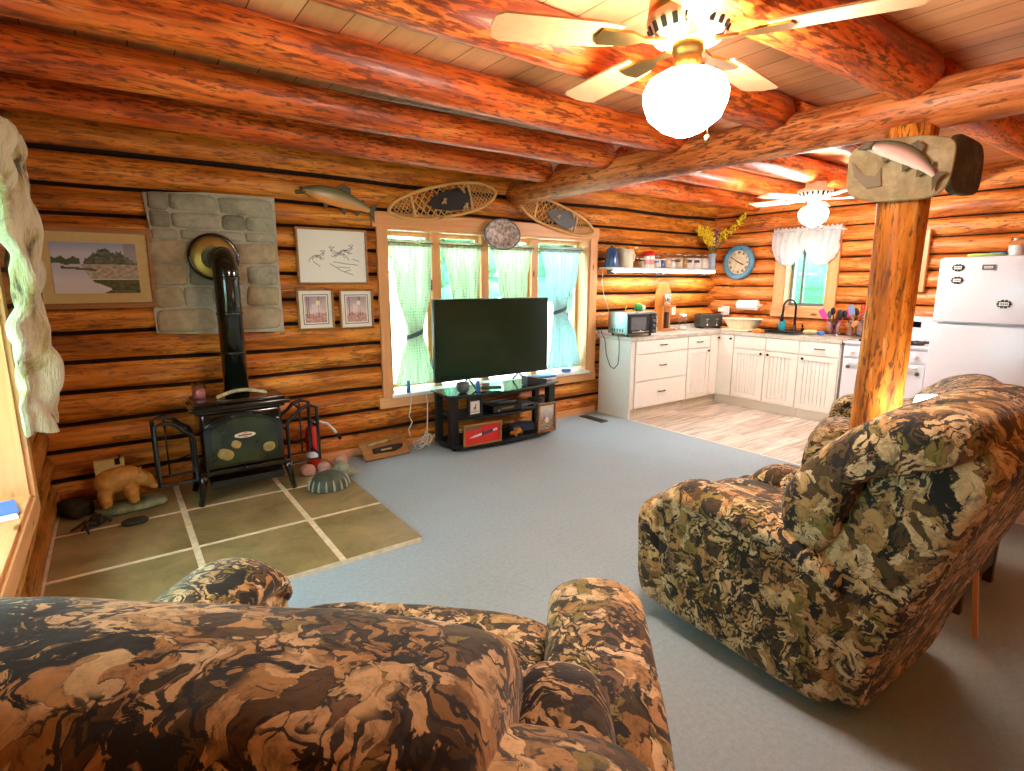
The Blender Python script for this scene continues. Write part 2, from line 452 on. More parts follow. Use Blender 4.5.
def emis(name, col, s):
    n = NT(name); e = n.n('ShaderNodeEmission', inp={'Strength': s}); e.inputs[0].default_value = (*C(col), 1)
    v = n.noise(n.coord(), 6, 1); cc = n.ramp(v.outputs[0], [(.2, C(col)), (.8, tuple(min(1, x * 1.02) for x in C(col)))]); n.l(cc, e.inputs[0])
    n.l(e.outputs[0], n.out.inputs[0]); return n.m

def picture(name, w, h, nx, ny, fn, parent, y, mt='paint', cx=0, cz=0, ny_dir=-1):
    """printed face, w x h in XZ, centred on cx,cz at depth y; fn(u,v)->srgb 0..1 paints its print"""
    mb = MB()
    mb.grid(lambda i, j: Vector((cx - w / 2 + w * i / nx, y, cz - h / 2 + h * j / ny)), nx + 1, ny + 1, smooth=False)
    lay = mb.bm.loops.layers.color.new('Col')
    for f in mb.bm.faces:
        c = f.calc_center_median(); u = (c.x - cx) / w + .5; v = (c.z - cz) / h + .5
        q = fn(u, v)
        for l in f.loops: l[lay] = (*[max(0, min(1, x)) for x in q], 1)
    return obj(name, mb, M[mt], parent, recalc=False)

def frame_ring(mb, w, h, t, y0, y1, cx=0, cz=0, mi=0):
    """picture frame moulding around a w x h opening; t wide"""
    for s in (-1, 1):
        mb.box((cx, (y0 + y1) / 2, cz + s * (h / 2 + t / 2)), (w + 2 * t, y1 - y0, t), .006, mi=mi)
        mb.box((cx + s * (w / 2 + t / 2), (y0 + y1) / 2, cz), (t, y1 - y0, h), .006, mi=mi)

# ------------------------------------------------------------------ room
YB = 4.66        # crest of the back wall logs
XL = -.43        # crest of the left wall logs
XR = 6.80        # crest of the kitchen wall logs
ZC = 2.62        # underside of the ceiling planks
SEAMS = [-.02, .20, .39, .58, .79, .99, 1.2, 1.39, 1.6, 1.79, 1.97, 2.15, 2.36, 2.66]

def log_wall(name, u0, u1, P, openings, m, back, seed=0, crest=.085, seams=SEAMS, label=None, gap=.86):
    cols = set([u0, u1]); k = u0
    while k < u1: cols.add(round(k, 4)); k += .055
    for (a, b, c, d) in openings: cols.add(a); cols.add(b)
    U = sorted(x for x in cols if u0 <= x <= u1)
    T = [-1, -gap, -.78, -.64, -.42, -.14, .14, .42, .64, .78, gap, 1]
    mb = MB()
    for li in range(len(seams) - 1):
        za, zb = seams[li], seams[li + 1]
        ring = []
        for u in U:
            w0 = noise.noise(Vector((u * .9 + seed, li * 3.7, 1))) * .016; w1 = noise.noise(Vector((u * .9 + seed, (li + 1) * 3.7, 1))) * .016
            a, b = za + w0, zb + w1
            cr = 1 + .22 * noise.noise(Vector((u * .8 + seed, li * 7.1, 5)))
            row = []
            for t in T:
                z = (a + b) / 2 + t * (b - a) / 2
                d = crest * cr * max(0, 1 - abs(t) ** 2.2) ** .58 + .007 * noise.noise(Vector((u * 3, z * 14, seed)))
                row.append(mb.bm.verts.new(P(u, z, crest - d)))
            ring.append(row)
        for i in range(len(U) - 1):
            um = (U[i] + U[i + 1]) / 2
            for j in range(len(T) - 1):
                zm = (za + zb) / 2 + (T[j] + T[j + 1]) / 2 * (zb - za) / 2
                if any(a < um < b and c < zm < d for a, b, c, d in openings): continue
                f = mb.bm.faces.new((ring[i][j], ring[i + 1][j], ring[i + 1][j + 1], ring[i][j + 1]))
                f.smooth = True
                f.material_index = 1 if j in (0, len(T) - 2) else 0
    # solid backing behind the logs, with the same openings
    us = sorted({u0, u1} | {o[0] for o in openings} | {o[1] for o in openings}); zs = sorted({-.02, 2.66} | {o[2] for o in openings} | {o[3] for o in openings})
    for i in range(len(us) - 1):
        for j in range(len(zs) - 1):
            um, zm = (us[i] + us[i + 1]) / 2, (zs[j] + zs[j + 1]) / 2
            if any(a < um < b and c < zm < d for a, b, c, d in openings): continue
            p, q = P(us[i], zs[j], crest + .01), P(us[i + 1], zs[j + 1], back)
            lo = [min(p[k], q[k]) for k in range(3)]; hi = [max(p[k], q[k]) for k in range(3)]
            mb.box([(lo[k] + hi[k]) / 2 for k in range(3)], [hi[k] - lo[k] for k in range(3)], mi=1)
    return struct(name, mb, [m, M['chink']], label)

WIN = (2.0, 4.43, .49, 2.0)          # back window opening x0,x1,z0,z1
KW = (3.14, 3.66, 1.22, 2.06)        # kitchen window opening y0,y1,z0,z1
LW = (1.0, 3.42, .50, 1.95)          # left window opening y0,y1,z0,z1
log_wall('wall_back', -.62, 6.98, lambda u, z, d: Vector((u, YB + d, z)), [WIN], M['log_back'], .26, 1, label='log wall behind the stove and window')
log_wall('wall_left', -1.4, 4.72, lambda u, z, d: Vector((XL - d, u, z)), [LW], M['log_left'], .26, 4, label='log wall at the left with the hide')
SE2 = [-.02, .16, .36, .55, .74, .93, 1.11, 1.29, 1.47, 1.64, 1.81, 1.98, 2.16, 2.38, 2.66]
log_wall('wall_right', -1.4, 4.74, lambda u, z, d: Vector((XR + d, u, z)), [KW], M['log_right'], .26, 8, seams=SE2, gap=.93, label='log wall behind the sink and refrigerator')

mb = MB(); mb.box((1.935, 1.66, -.06), (5.31, 6.5, .12)); struct('floor', mb, M['carpet'], 'blue grey carpet')
mb = MB(); mb.box((5.835, 1.66, -.06), (2.49, 6.5, .12)); struct('floor_kitchen', mb, M['vinyl'], 'greige plank kitchen floor')
mb = MB(); mb.box((4.592, 1.36, .002), (.022, 5.5, .008), .003); struct('trim_1', mb, M['white'], 'pale metal strip between carpet and planks')
mb = MB(); mb.box((3.2, 1.635, ZC + .05), (8.0, 6.6, .1)); struct('ceiling', mb, M['planks'], 'plank ceiling above the log joists')
# pine strip at the foot of the back wall
mb = MB(); mb.box((2.95, YB - .008, .035), (3.25, .02, .07), .004); struct('baseboard_back', mb, M['pine_x'])

mb = MB(); mb.box((3.2, -1.48, 1.31), (8.0, .16, 2.62)); struct('wall_front', mb, pine('front wall boards', 0, 'b8702c', 'd89048'), 'board wall behind the viewer')
# joists, each a log
def log_geo(mb, p0, p1, r, seed, seg=16, dx=.12):
    p0, p1 = Vector(p0), Vector(p1); L = (p1 - p0).length; nn = max(4, int(L / dx))
    d = (p1 - p0).normalized(); up = Vector((0, 0, 1)) if abs(d.z) < .9 else Vector((1, 0, 0))
    x = d.cross(up).normalized(); y = x.cross(d).normalized()
    def P(i, j):
        t = i / nn; a = 2 * PI * j / seg
        c = p0 + d * L * t + (x * noise.noise(Vector((t * L * .5, seed, 0))) + y * noise.noise(Vector((t * L * .5, seed, 9))) * .5) * .03
        k = noise.noise(Vector((t * L * 1.4, math.cos(a) * .9 + seed, math.sin(a) * .9)))
        k2 = noise.noise(Vector((t * L * 5, math.cos(a) * 3 + seed, math.sin(a) * 3)))
        rr = r * (1 + .07 * k + .025 * k2)
        return c + (x * math.cos(a) + y * math.sin(a)) * rr
    V = mb.grid(P, nn + 1, seg, cv=True)
    mb.bm.faces.new(V[0][::-1]); mb.bm.faces.new(V[-1])
    return mb
JO = [(.50, .13), (1.25, .125), (1.94, .105), (2.66, .10), (3.33, .095), (4.10, .095)]
for i, (y, r) in enumerate(JO):
    for k, (xa, xb) in enumerate(((-.55, 3.345), (3.50, 6.85))):
        mb = log_geo(MB(), (xa, y, 2.415 + r), (xb, y + (.02 if k else 0), 2.415 + r), r, i * 5.3 + k * 2.1)
        struct('ceiling_beam', mb, M['joist'], 'round log ceiling joist')
mb = log_geo(MB(), (3.42, YB + .03, 2.40), (3.42, -1.2, 2.40), .118, 77, seg=20)
struct('ceiling_beam', mb, M['beam'], 'main log beam carrying the joists')
mb = log_geo(MB(), (3.42, 1.24, 0), (3.42, 1.24, 2.30), .116, 50, seg=20, dx=.1)
struct('column', mb, M['post'], 'round log post under the main beam')

# hearth of slate flags
mb = MB()
mb.box((.46, 3.74, .0125), (1.80, 1.86, .025), mi=1)
xs = [-.44, .245, .885, 1.365]; ys = [2.815, 3.455, 4.085, 4.66]
for i in range(3):
    for j in range(3):
        a, b, c, d = xs[i] + .017, xs[i + 1] - .017, ys[j] + .017, ys[j + 1] - .017
        if i == 2: b = 1.365
        if j == 0: c = 2.815
        mb.box(((a + b) / 2, (c + d) / 2, .014), (b - a, d - c, .028), .005, mi=0)
struct('floor_hearth', mb, [M['slate'], M['grout']], 'olive slate hearth with pale grout lines')

# stone panel behind the stove pipe
mb = MB()
mb.prism([(.24, 1.17), (.60, 1.15), (1.10, 1.145), (1.095, 1.6), (1.10, 2.165), (.62, 2.16), (.25, 2.13), (.27, 1.9), (.235, 1.6)], lambda u, v, w: Vector((u, w, v)), (YB + .05, YB - .022), mi=0)
def rstone(x0, x1, z0, z1, mi, s):
    cx, cz, w, h = (x0 + x1) / 2, (z0 + z1) / 2, x1 - x0 - .008, z1 - z0 - .008
    pts = []
    for k in range(20):
        a = 2 * PI * k / 20; c, s_ = math.cos(a), math.sin(a)
        u = math.copysign(abs(c) ** .35, c) * w / 2; v = math.copysign(abs(s_) ** .35, s_) * h / 2
        q = 1 + .13 * noise.noise(Vector((cx * 9 + c * 1.2, cz * 9 + s_ * 1.2, s)))
        pts.append((cx + u * q, cz + v * q))
    f0 = len(mb.bm.faces)
    lay = [[mb.bm.verts.new((cx + (u - cx) * k, y + (0 if k == 1 else .004 * noise.noise(Vector((u * 20, v * 20, s)))), cz + (v - cz) * k)) for u, v in pts] for k, y in ((1, YB - .018), (.97, YB - .034), (.85, YB - .042), (.4, YB - .045))]
    for A, B in zip(lay, lay[1:]):
        for k in range(20): mb.bm.faces.new((A[k], A[(k + 1) % 20], B[(k + 1) % 20], B[k]))
    mb.bm.faces.new(lay[-1]); mb._mi(f0, mi, True)
ROWS = [(1.165, 1.345, [.25, .62, 1.09], [2, 2]), (1.345, 1.50, [.25, .43, .62, .84, 1.09], [2, 1, 1, 2]), (1.50, 1.66, [.25, .47, .70, .86, 1.09], [2, 3, 2, 1]),
        (1.66, 1.82, [.25, .50, .74, 1.09], [2, 1, 2]), (1.82, 1.90, [.27, .44, .86, 1.09], [1, 1, 1]), (1.90, 2.02, [.27, .40, .72, .88, 1.09], [3, 1, 3, 1]), (2.02, 2.145, [.27, .40, .70, 1.09], [3, 1, 1])]
for z0, z1, xs_, mi in ROWS:
    for k in range(len(xs_) - 1): rstone(xs_[k], xs_[k + 1], z0, z1, mi[k], k + z0)
struct('wall_panel', mb, [M['mortar'], M['stone1'], M['stone2'], M['stone3']], 'grey mortared stone panel behind the stove pipe')

# ------------------------------------------------------------------ back window
def boards(name, lst, m):
    mb = MB()
    for c, s in lst: mb.box(c, s, .006)
    return struct(name, mb, m)
x0, x1, z0, z1 = WIN
yf = YB - .012
w = MB()
w.box(((x0 + x1) / 2, yf, z1 + .06), (x1 - x0 + .26, .035, .13), .006)
w.box(((x0 + x1) / 2, yf, z0 - .045), (x1 - x0 + .26, .035, .10), .006)
win = struct('window_1', w, M['pine_x'], 'four light pine framed window behind the television')
w = MB()
for x in (x0 - .045, x1 + .055): w.box((x, yf - .002, (z0 + z1) / 2), (.09 if x < 3 else .11, .036, z1 - z0), .006)
obj('side_casing', w, M['pine_z'], win)
w = MB()                                           # jambs / head lining the opening
w.box((x0 + .008, YB + .10, (z0 + z1) / 2), (.02, .22, z1 - z0), .002); w.box((x1 - .008, YB + .10, (z0 + z1) / 2), (.02, .22, z1 - z0), .002)
w.box(((x0 + x1) / 2, YB + .10, z1 - .01), (x1 - x0 - .03, .22, .02), .002)
obj('jamb', w, M['pine_z'], win)
w = MB(); w.box(((x0 + x1) / 2, YB + .075, z0 + .012), (x1 - x0 + .02, .27, .03), .006)
obj('sill', w, M['white'], win)
mulls = [2.545, 3.10, 3.745]
w = MB()
for x in mulls: w.box((x, YB + .155, (z0 + z1) / 2), (.085, .09, z1 - z0 - .03), .006)
obj('mullion', w, M['pine_z'], win)
edges = [x0 + .02] + mulls + [x1 - .02]
for k in range(4):
    a = edges[k] + (.045 if k else .0); b = edges[k + 1] - (.045 if k < 3 else .0)
    w = MB()
    cx = (a + b) / 2; zc, hh = (z0 + z1) / 2 + .015, z1 - z0 - .07
    for s in (-1, 1):
        w.box((cx + s * ((b - a) / 2 - .018), YB + .175, zc), (.035, .04, hh), .004)
        w.box((cx, YB + .175, zc + s * (hh / 2 - .02)), (b - a - .07, .04, .04), .004)
    sash = obj('sash', w, M['pine_z'], win)
    g = MB(); g.box((cx, YB + .178, zc), (b - a - .072, .006, hh - .08)); obj('pane', g, M['pane'], sash)
for zz in (1.50, .72):
    g = MB(); g.box((2.49, YB + .125, zz), (.028, .03, .10), .005); g.tube([(2.485, YB + .11, zz), (2.475, YB + .085, zz + .02), (2.47, YB + .08, zz + .07)], .007, 6)
    obj('latch', g, M['iron'], win)

# curtains
def curtain(xa, xb, prof, m, label, tie=None, pleats=9, yc=YB + .085, group='gathered curtains of the big window'):
    """prof: list of (z, x_left, x_right)"""
    t = thing('curtain', label, 'curtain', ((xa + xb) / 2, yc, prof[-1][0]), 0, group)
    ox, oz = (xa + xb) / 2, prof[-1][0]
    def at(z):
        for (za, l0, r0), (zb, l1, r1) in zip(prof, prof[1:]):
            if zb <= z <= za:
                f = (za - z) / (za - zb); f = f * f * (3 - 2 * f)
                return l0 + (l1 - l0) * f, r0 + (r1 - r0) * f
        return prof[-1][1:]
    nu, nv = pleats * 8 + 1, 46
    zt, zb = prof[0][0], prof[-1][0]
    W0 = prof[0][2] - prof[0][1]
    def P(i, j):
        z = zt + (zb - zt) * j / (nv - 1); l, r = at(z); u = i / (nu - 1)
        amp = .010 + .022 * min(1, (zt - z) / .3)
        ph = u * pleats * 2 * PI + 1.1 * noise.noise(Vector((u * 3, z * 1.5, xa)))
        y = amp * math.sin(ph) * (.75 + .5 * noise.noise(Vector((u * 5, z, 3 + xa))))
        return Vector((l + (r - l) * u - ox, y, z - oz))
    mb = MB(); mb.grid(P, nu, nv)
    c = obj('cloth', mb, m, t); md = c.modifiers.new('thick', 'SOLIDIFY'); md.thickness = .003
    mb = MB()                                       # ruffled heading
    mb.grid(lambda i, j: Vector((xa + (xb - xa) * i / 80 - ox, .012 * math.sin(i * 1.9) * (.6 + .5 * abs(j - 1.5)) + (.012 if j in (1, 2) else 0) - .006, zt + .035 - .02 * j - oz)), 81, 4)
    c = obj('heading', mb, m, t); md = c.modifiers.new('thick', 'SOLIDIFY'); md.thickness = .004
    mb = MB(); mb.tube([(xa - .015 - ox, .0, zt + .005 - oz), (xb + .015 - ox, 0, zt + .005 - oz)], .007, 8); obj('rod', mb, M['brass'], t)
    if tie:
        l, r = at(tie); cx = (l + r) / 2
        mb = MB()
        mb.grid(lambda i, j: Vector((cx - ox + ((r - l) / 2 + .012) * math.cos(2 * PI * i / 24), .048 * math.sin(2 * PI * i / 24), tie - oz - .02 + .04 * j + .03 * math.cos(2 * PI * i / 24))), 24, 2, cu=True)
        c = obj('tieback', mb, mat('slate tieback', '5a7078', .8), t); md = c.modifiers.new('thick', 'SOLIDIFY'); md.thickness = .005
    return t
curtain(2.04, 2.50, [(1.875, 2.05, 2.49), (1.5, 2.12, 2.47), (1.05, 2.22, 2.37), (.80, 2.14, 2.44), (.57, 2.08, 2.50)], M['curt_a'], 'pale dotted curtain with a dark tieback, nearest the deer sketch', 1.05)
curtain(2.59, 3.05, [(1.875, 2.60, 3.04), (1.55, 2.68, 3.00), (1.05, 2.80, 2.95), (.57, 2.7, 3.0)], M['curt_a'], 'pale green dotted curtain behind the left half of the television', 1.05)
curtain(3.15, 3.70, [(1.875, 3.16, 3.69), (1.55, 3.26, 3.62), (1.05, 3.39, 3.56), (.57, 3.3, 3.62)], M['curt_a'], 'pale green dotted curtain behind the oval plaque', 1.05)
curtain(3.79, 4.40, [(1.875, 3.80, 4.385), (1.6, 3.88, 4.33), (1.22, 4.00, 4.17), (.9, 3.97, 4.33), (.56, 3.92, 4.41)], M['curt_b'], 'pale dotted curtain with painted blue sky tint and a dark tieback, nearest the kitchen', 1.22)

# things on the window sill
mb = MB(); mb.cushion((0, 0, .025), (.12, .07, .045), .5, 16, 10); tag(obj('tissue_pack', mb, M['bluepack']), 'small blue packet at the kitchen end of the window sill', 'packet', loc=(4.12, YB - .0, z0 + .028))
mb = MB(); mb.lathe([(0, 0), (.018, 0), (.02, .07), (.012, .09), (.012, .11), (0, .11)], seg=12); tag(obj('small_bottle', mb, M['bluepack']), 'small blue bottle on the window sill beside the first curtain', 'bottle', loc=(2.16, YB - .02, z0 + .028))

# oval plaque over the window
t = thing('oval_plaque', 'oval speckled plaque hanging over the top of the window', 'plaque', (3.195, YB - .07, 1.99))
mb = MB(); mb.lathe([(0, .008), (.16, .008), (.195, -.006), (.215, 0), (.215, .016), (0, .02)], axis='y', seg=40)
for v in mb.bm.verts: v.co.z *= .68
n = NT('hammered copper plaque'); v = n.noise(n.coord(), 28, 4, .7); n.base(n.ramp(v.outputs[0], [(.32, C('4a4440')), (.46, C('8a7468')), (.56, C('9aa09c')), (.68, C('cc9a72'))])); n.b.inputs['Metallic'].default_value = .4; n.b.inputs['Roughness'].default_value = .4; n.bump(v.outputs[0], .6, .01)
obj('dish', mb, n.m, t)
mb = MB(); mb.tube([(.212 * math.cos(a), -.004, .144 * math.sin(a)) for a in [2 * PI * k / 40 for k in range(40)]], .007, 6, closed=True); obj('rim', mb, mat('dull pewter', '6a6a68', .4, .7), t)

# snowshoes
def snowshoe(loc, tilt, L, W, label, flip=1):
    t = thing('snowshoe', label, 'snowshoe', loc, 0, 'wooden snowshoes over the window')
    t.rotation_euler = (0, tilt, 0)
    def hw(u):                                      # half width at u in -1..1 (toe at +1)
        return W / 2 * max(0, 1 - abs(u) ** 2.6) ** .62 * (1 + .10 * u * flip)
    N = 48; pts = []
    for k in range(N):
        a = 2 * PI * k / N; u = math.cos(a); 
        pts.append((u * L / 2, 0, math.copysign(1, math.sin(a)) * hw(u) if abs(u) < .999 else 0))
    mb = MB(); mb.tube(pts, .015, 8, closed=True); obj('rim', mb, M['ash'], t)
    for u in (-.58, .48):
        mb = MB(); h = hw(u); mb.box((u * L / 2, 0, 0), (.022, .014, 2 * h), .004); obj('crossbar', mb, M['ash'], t)
    mb = MB()                                       # babiche lacing
    def lace(ua, ub, st, r):
        for sgn in (1, -1):
            k = -3.0
            while k < 3:
                seg = []
                for q in range(41):
                    u = ua + (ub - ua) * q / 40; z = sgn * (u - k) * L / 2 * 1.15
                    if abs(z) < hw(u) - .004: seg.append((u * L / 2, -.003 * sgn, z))
                if len(seg) > 1: mb.tube([seg[0], seg[-1]], r, 4)
                k += st
    lace(-.97, -.60, .07, .0035); lace(-.56, .46, .12, .0052); lace(.50, .97, .07, .0035)
    for u in (-.4, -.2, 0, .2, .38): mb.tube([(u * L / 2, 0, -hw(u)), (u * L / 2, 0, hw(u))], .0035, 4)
    obj('lacing', mb, mat('raw hide lacing', 'dcb070', .6), t)
    mb = MB()                                       # leather foot binding
    q = [(-.40, 0), (-.26, .55), (-.02, .9), (.22, 1.0), (.40, .85), (.44, 0), (.40, -.85), (.22, -1.0), (-.02, -.9), (-.26, -.55)]
    mb.prism([(a * L / 2 * .95 + .02 * L, b * W * .36) for a, b in q], lambda u, v, w: Vector((u, w, v)), (-.012, -.022))
    b = obj('binding', mb, M['leather'], t)
    for sx, sz in ((.33, .26), (.33, -.26), (-.05, 0)):
        mb = MB()
        mb.box((sx * L / 2, -.028, sz * W), (.07, .012, .018), .004, rot=(0, .9 if sz > 0 else -.6, 0)); mb.box((sx * L / 2 + .01, -.03, sz * W), (.018, .012, .05), .004)
        obj('strap', mb, M['antler'], b)
    return t
snowshoe((2.575, YB - .05, 2.255), -R(12.5), 1.14, .27, 'wooden snowshoe at the upper left of the window')
snowshoe((3.93, YB - .05, 2.20), R(13.5), 1.06, .25, 'wooden snowshoe partly hidden by the main beam', -1)

# ------------------------------------------------------------------ framed pictures
def sstep(a, b, x):
    t = max(0, min(1, (x - a) / (b - a))); return t * t * (3 - 2 * t)
def lerp3(a, b, t): return tuple(x + (y - x) * t for x, y in zip(a, b))
def nz(u, v, s=1, o=0): return noise.noise(Vector((u * s, v * s, o)))
def lake(u, v):
    c = lerp3((.80, .80, .84), (.62, .66, .76), sstep(.75, 1, v))
    if v < .60: c = lerp3((.88, .87, .86), (.76, .78, .82), sstep(.2, .58, v))
    if u < .32 and .58 + .03 * nz(u, 0, 9) < v < .70 + .05 * nz(u, 1, 14): c = (.30, .36, .24)
    h = .56 + (.30 + .16 * nz(u, 0, 9, 2)) * math.exp(-((u - .66) / .26) ** 4) + .07 * nz(u, 0, 30) + .04 * nz(u, 3, 60)
    if .55 < v < h and u > .36: c = lerp3((.26, .30, .22), (.52, .52, .44), .5 + .8 * nz(u, v, 18))
    if u > .85 and v > .6: c = lerp3(c, (.55, .52, .5), .6)
    if v < .58 and u > .42 - .35 * (v - .3) and v > .28: c = lerp3((.62, .58, .46), (.80, .75, .66), .5 + nz(u, v, 20))
    if u > .55 + .2 * nz(v, 0, 6) and v < .26: c = lerp3((.30, .30, .16), (.42, .40, .22), .5 + nz(u, v, 16))
    if abs(v - .50 + .12 * (u - .2)) < .022 and .1 < u < .5: c = (.42, .36, .28)
    return c
def seglist(lines):
    def d(u, v, asp):
        m = 9
        for (a, b, c, e) in lines:
            px, py = (u - a) * asp, v - b; qx, qy = (c - a) * asp, e - b
            t = max(0, min(1, (px * qx + py * qy) / (qx * qx + qy * qy + 1e-9)))
            m = min(m, math.hypot(px - t * qx, py - t * qy))
        return m
    return d
def deer_shape(cx, cz, s, fl):
    L = []
    def add(p):
        for a, b in zip(p, p[1:]): L.append((cx + fl * a[0] * s, cz + a[1] * s, cx + fl * b[0] * s, cz + b[1] * s))
    add([(-1, -.1), (-.4, .25), (.3, .2), (.7, .6), (1.0, .75), (1.2, .6), (1.0, .5), (.85, .2), (.4, -.25), (-.4, -.2), (-1, -.1)])
    add([(.4, -.25), (.8, -.6), (1.1, -.4)]); add([(.3, -.2), (.5, -.8)]); add([(-.9, -.1), (-1.4, -.7), (-1.6, -1.3)]); add([(-.7, -.15), (-1.0, -.9)])
    add([(1.0, .75), (.8, 1.1), (.5, 1.3)]); add([(1.0, .75), (1.2, 1.2), (1.1, 1.5)]); add([(.8, 1.1), (.85, 1.35)]); add([(1.15, 1.1), (1.35, 1.3)])
    add([(-.4, .1), (.2, .05)]); add([(-.3, -.05), (.4, .1)])
    return L
DL = deer_shape(.27, .50, .085, 1) + deer_shape(.58, .56, .10, -1) + deer_shape(.70, .62, .09, 1) + [(.45, .36, .62, .22), (.62, .22, .8, .14), (.5, .4, .7, .36), (.7, .36, .88, .34), (.55, .3, .75, .28), (.66, .2, .76, .24), (.2, .4, .3, .3), (.8, .46, .9, .42)]
DD = seglist(DL)
def deer(u, v):
    d = DD(u, v, 1.33)
    return lerp3((.40, .40, .40), (.93, .92, .87), sstep(.001, .009, d))
def winter(seed):
    def f(u, v):
        c = lerp3((.86, .76, .72), (.70, .60, .62), sstep(.4, 1, v) + .3 * nz(u, v, 6, seed))
        if v < .35 + .08 * nz(u, 0, 6, seed): c = lerp3((.72, .44, .38), (.84, .70, .66), .5 + nz(u, v, 12, seed))
        for k in range(5):
            x = (k * .23 + seed * .17) % 1
            if abs(u - x) < .025 and v > .25 and k % 2 == 0: c = (.50, .34, .32)
        if abs(u - .5) < .2 and abs(v - .55) < .14 + .05 * nz(u, 1, 9, seed): c = lerp3(c, (.92, .86, .84), .6)
        if (u - .6) ** 2 + (v - .75) ** 2 < .01: c = (.95, .88, .72)
        return c
    return f
def framed(name, label, cx, cz, w, h, t, fm, mm, matw, fn, nx, ny, y=YB - .012, depth=.025, group=None, line=False, loc=None, rotz=0, cat='picture'):
    """flat framed picture hung at cx,cz (outer size w x h)"""
    T = thing(name, label, cat, loc or (cx, y, cz), rotz, group)
    mb = MB(); frame_ring(mb, w - 2 * t, h - 2 * t, t, -depth, 0); obj('frame', mb, fm, T)
    mb = MB(); mb.box((0, -.006, 0), (w - 2 * t, .008, h - 2 * t)); obj('mat_board', mb, mm, T)
    iw, ih = w - 2 * t - 2 * matw, h - 2 * t - 2 * matw
    if line:
        mb = MB(); frame_ring(mb, iw + .02, ih + .02, .006, -.0125, -.0105); obj('mat_line', mb, M['greyplastic'], T)
    picture('print', iw, ih, nx, ny, fn, T, -.0118)
    return T
framed('framed_picture', 'large framed lake landscape with a wide mat, left of the stone panel', -.055, 1.62, .66, .53, .036, M['oak'], M['matgold'], .065, lake, 72, 52)
framed('framed_picture', 'framed ink sketch of leaping deer above the two small prints', 1.525, 1.735, .585, .45, .016, M['darkwood'] if False else M['oak'], M['matboard'], .005, deer, 120, 90)
framed('framed_picture', 'small framed pinkish print, nearer the stove of the pair below the deer sketch', 1.358, 1.308, .295, .335, .016, M['oak'], M['matboard'], .045, winter(1), 26, 30, line=True)
framed('framed_picture', 'small framed pinkish print, nearer the window of the pair below the deer sketch', 1.702, 1.302, .295, .335, .016, M['oak'], M['matboard'], .045, winter(4), 26, 30, line=True)

# ------------------------------------------------------------------ fish
def fish_mat(name, top, mid, belly): return (C(top), C(mid), C(belly))
def fish(parent_label, name, loc, L, tilt, m, fin, rotz=0, bend=.10, flip=1, parent=None):
    t = parent or thing(name, parent_label, 'fish mount', loc, rotz)
    ca, sa = math.cos(tilt), math.sin(tilt)
    def X(u, v, w):                                 # local body frame -> XZ plane; head at -u
        v = v + bend * L * (1 - (2 * u) ** 2) * .8
        a, b = u * L * flip, v
        return Vector((a * ca - b * sa, w, a * sa + b * ca))
    prof = [(-.5, .01), (-.47, .045), (-.40, .075), (-.28, .11), (-.1, .125), (.08, .115), (.25, .075), (.36, .045), (.42, .038)]
    mb = MB()
    def P(i, j):
        u, h = prof[i]; a = 2 * PI * j / 14
        return X(u, h * L * math.sin(a), -.035 + h * L * .55 * math.cos(a))
    V = mb.grid(P, len(prof), 14, cv=True); mb.bm.faces.new(V[0]); mb.bm.faces.new(V[-1][::-1])
    lay = mb.bm.loops.layers.float_color.new('Col'); vc = {}
    for i, rowv in enumerate(V):
        for j, v_ in enumerate(rowv):
            q = math.sin(2 * PI * j / 14)
            c = lerp3(m[2], m[1], sstep(-.75, -.1, q)) if q < 0 else lerp3(m[1], m[0], sstep(.05, .6, q))
            vc[v_] = tuple(x * (.7 + .3 * (i > 2)) for x in c)
    for f in mb.bm.faces:
        for l in f.loops: l[lay] = (*vc[l.vert], 1)
    b = obj('body', mb, M['paintgloss'], t, subsurf=1)
    fl = [[(.40, .035 * L), (.50, .13 * L), (.47, .0), (.50, -.13 * L), (.40, -.035 * L)],
          [(-.04, .11 * L), (.0, .19 * L), (.10, .17 * L), (.12, .10 * L)], [(.26, .07 * L), (.30, .10 * L), (.32, .05 * L)],
          [(-.24, -.09 * L), (-.17, -.18 * L), (-.13, -.10 * L)], [(.02, -.11 * L), (.08, -.19 * L), (.12, -.10 * L)], [(.2, -.08 * L), (.25, -.15 * L), (.3, -.06 * L)]]
    for q in fl:
        mb = MB(); mb.prism(q, lambda u, v, w: X(u, v, w), (-.03, -.04)); obj('fin', mb, fin, t)
    mb = MB()
    for q in ((-.505, .02), (-.5, -.03)):            # open jaws
        mb.tube([X(-.40, q[1] * .3 * L / .3 * .3, -.035), X(-.47, q[1] * L * .8, -.035), X(-.53, q[1] * 1.5 * L, -.035)], [.022, .014, .005], 8)
    mb.lathe([(0, -.01), (.012, 0), (0, .01)], tuple(X(-.42, .025 * L, -.035 - .04 * L * .9)), 8)
    obj('jaw', mb, fin, t)
    return t
t = thing('mounted_fish', 'mounted trout with an orange belly on the log wall above the deer sketch', 'fish mount', (1.60, YB - .02, 2.17))
fish('', '', None, .62, -R(13), fish_mat('trout skin', '6a6c50', 'b4a67e', 'f09a48'), mat('dark fin', '4a4a38', .5), bend=.05, parent=t)
mb = MB(); mb.tube([(-.34, -.005, .05), (-.15, -.02, .075), (.06, -.012, .05), (.14, -.01, .04)], [.016, .02, .018, .008], 8); mb.tube([(.02, -.02, .05), (-.03, -.03, .10), (.02, -.03, .14)], [.012, .01, .005], 6)
obj('driftwood', mb, mat('driftwood', '8a5a34', .8, var=.2), t)

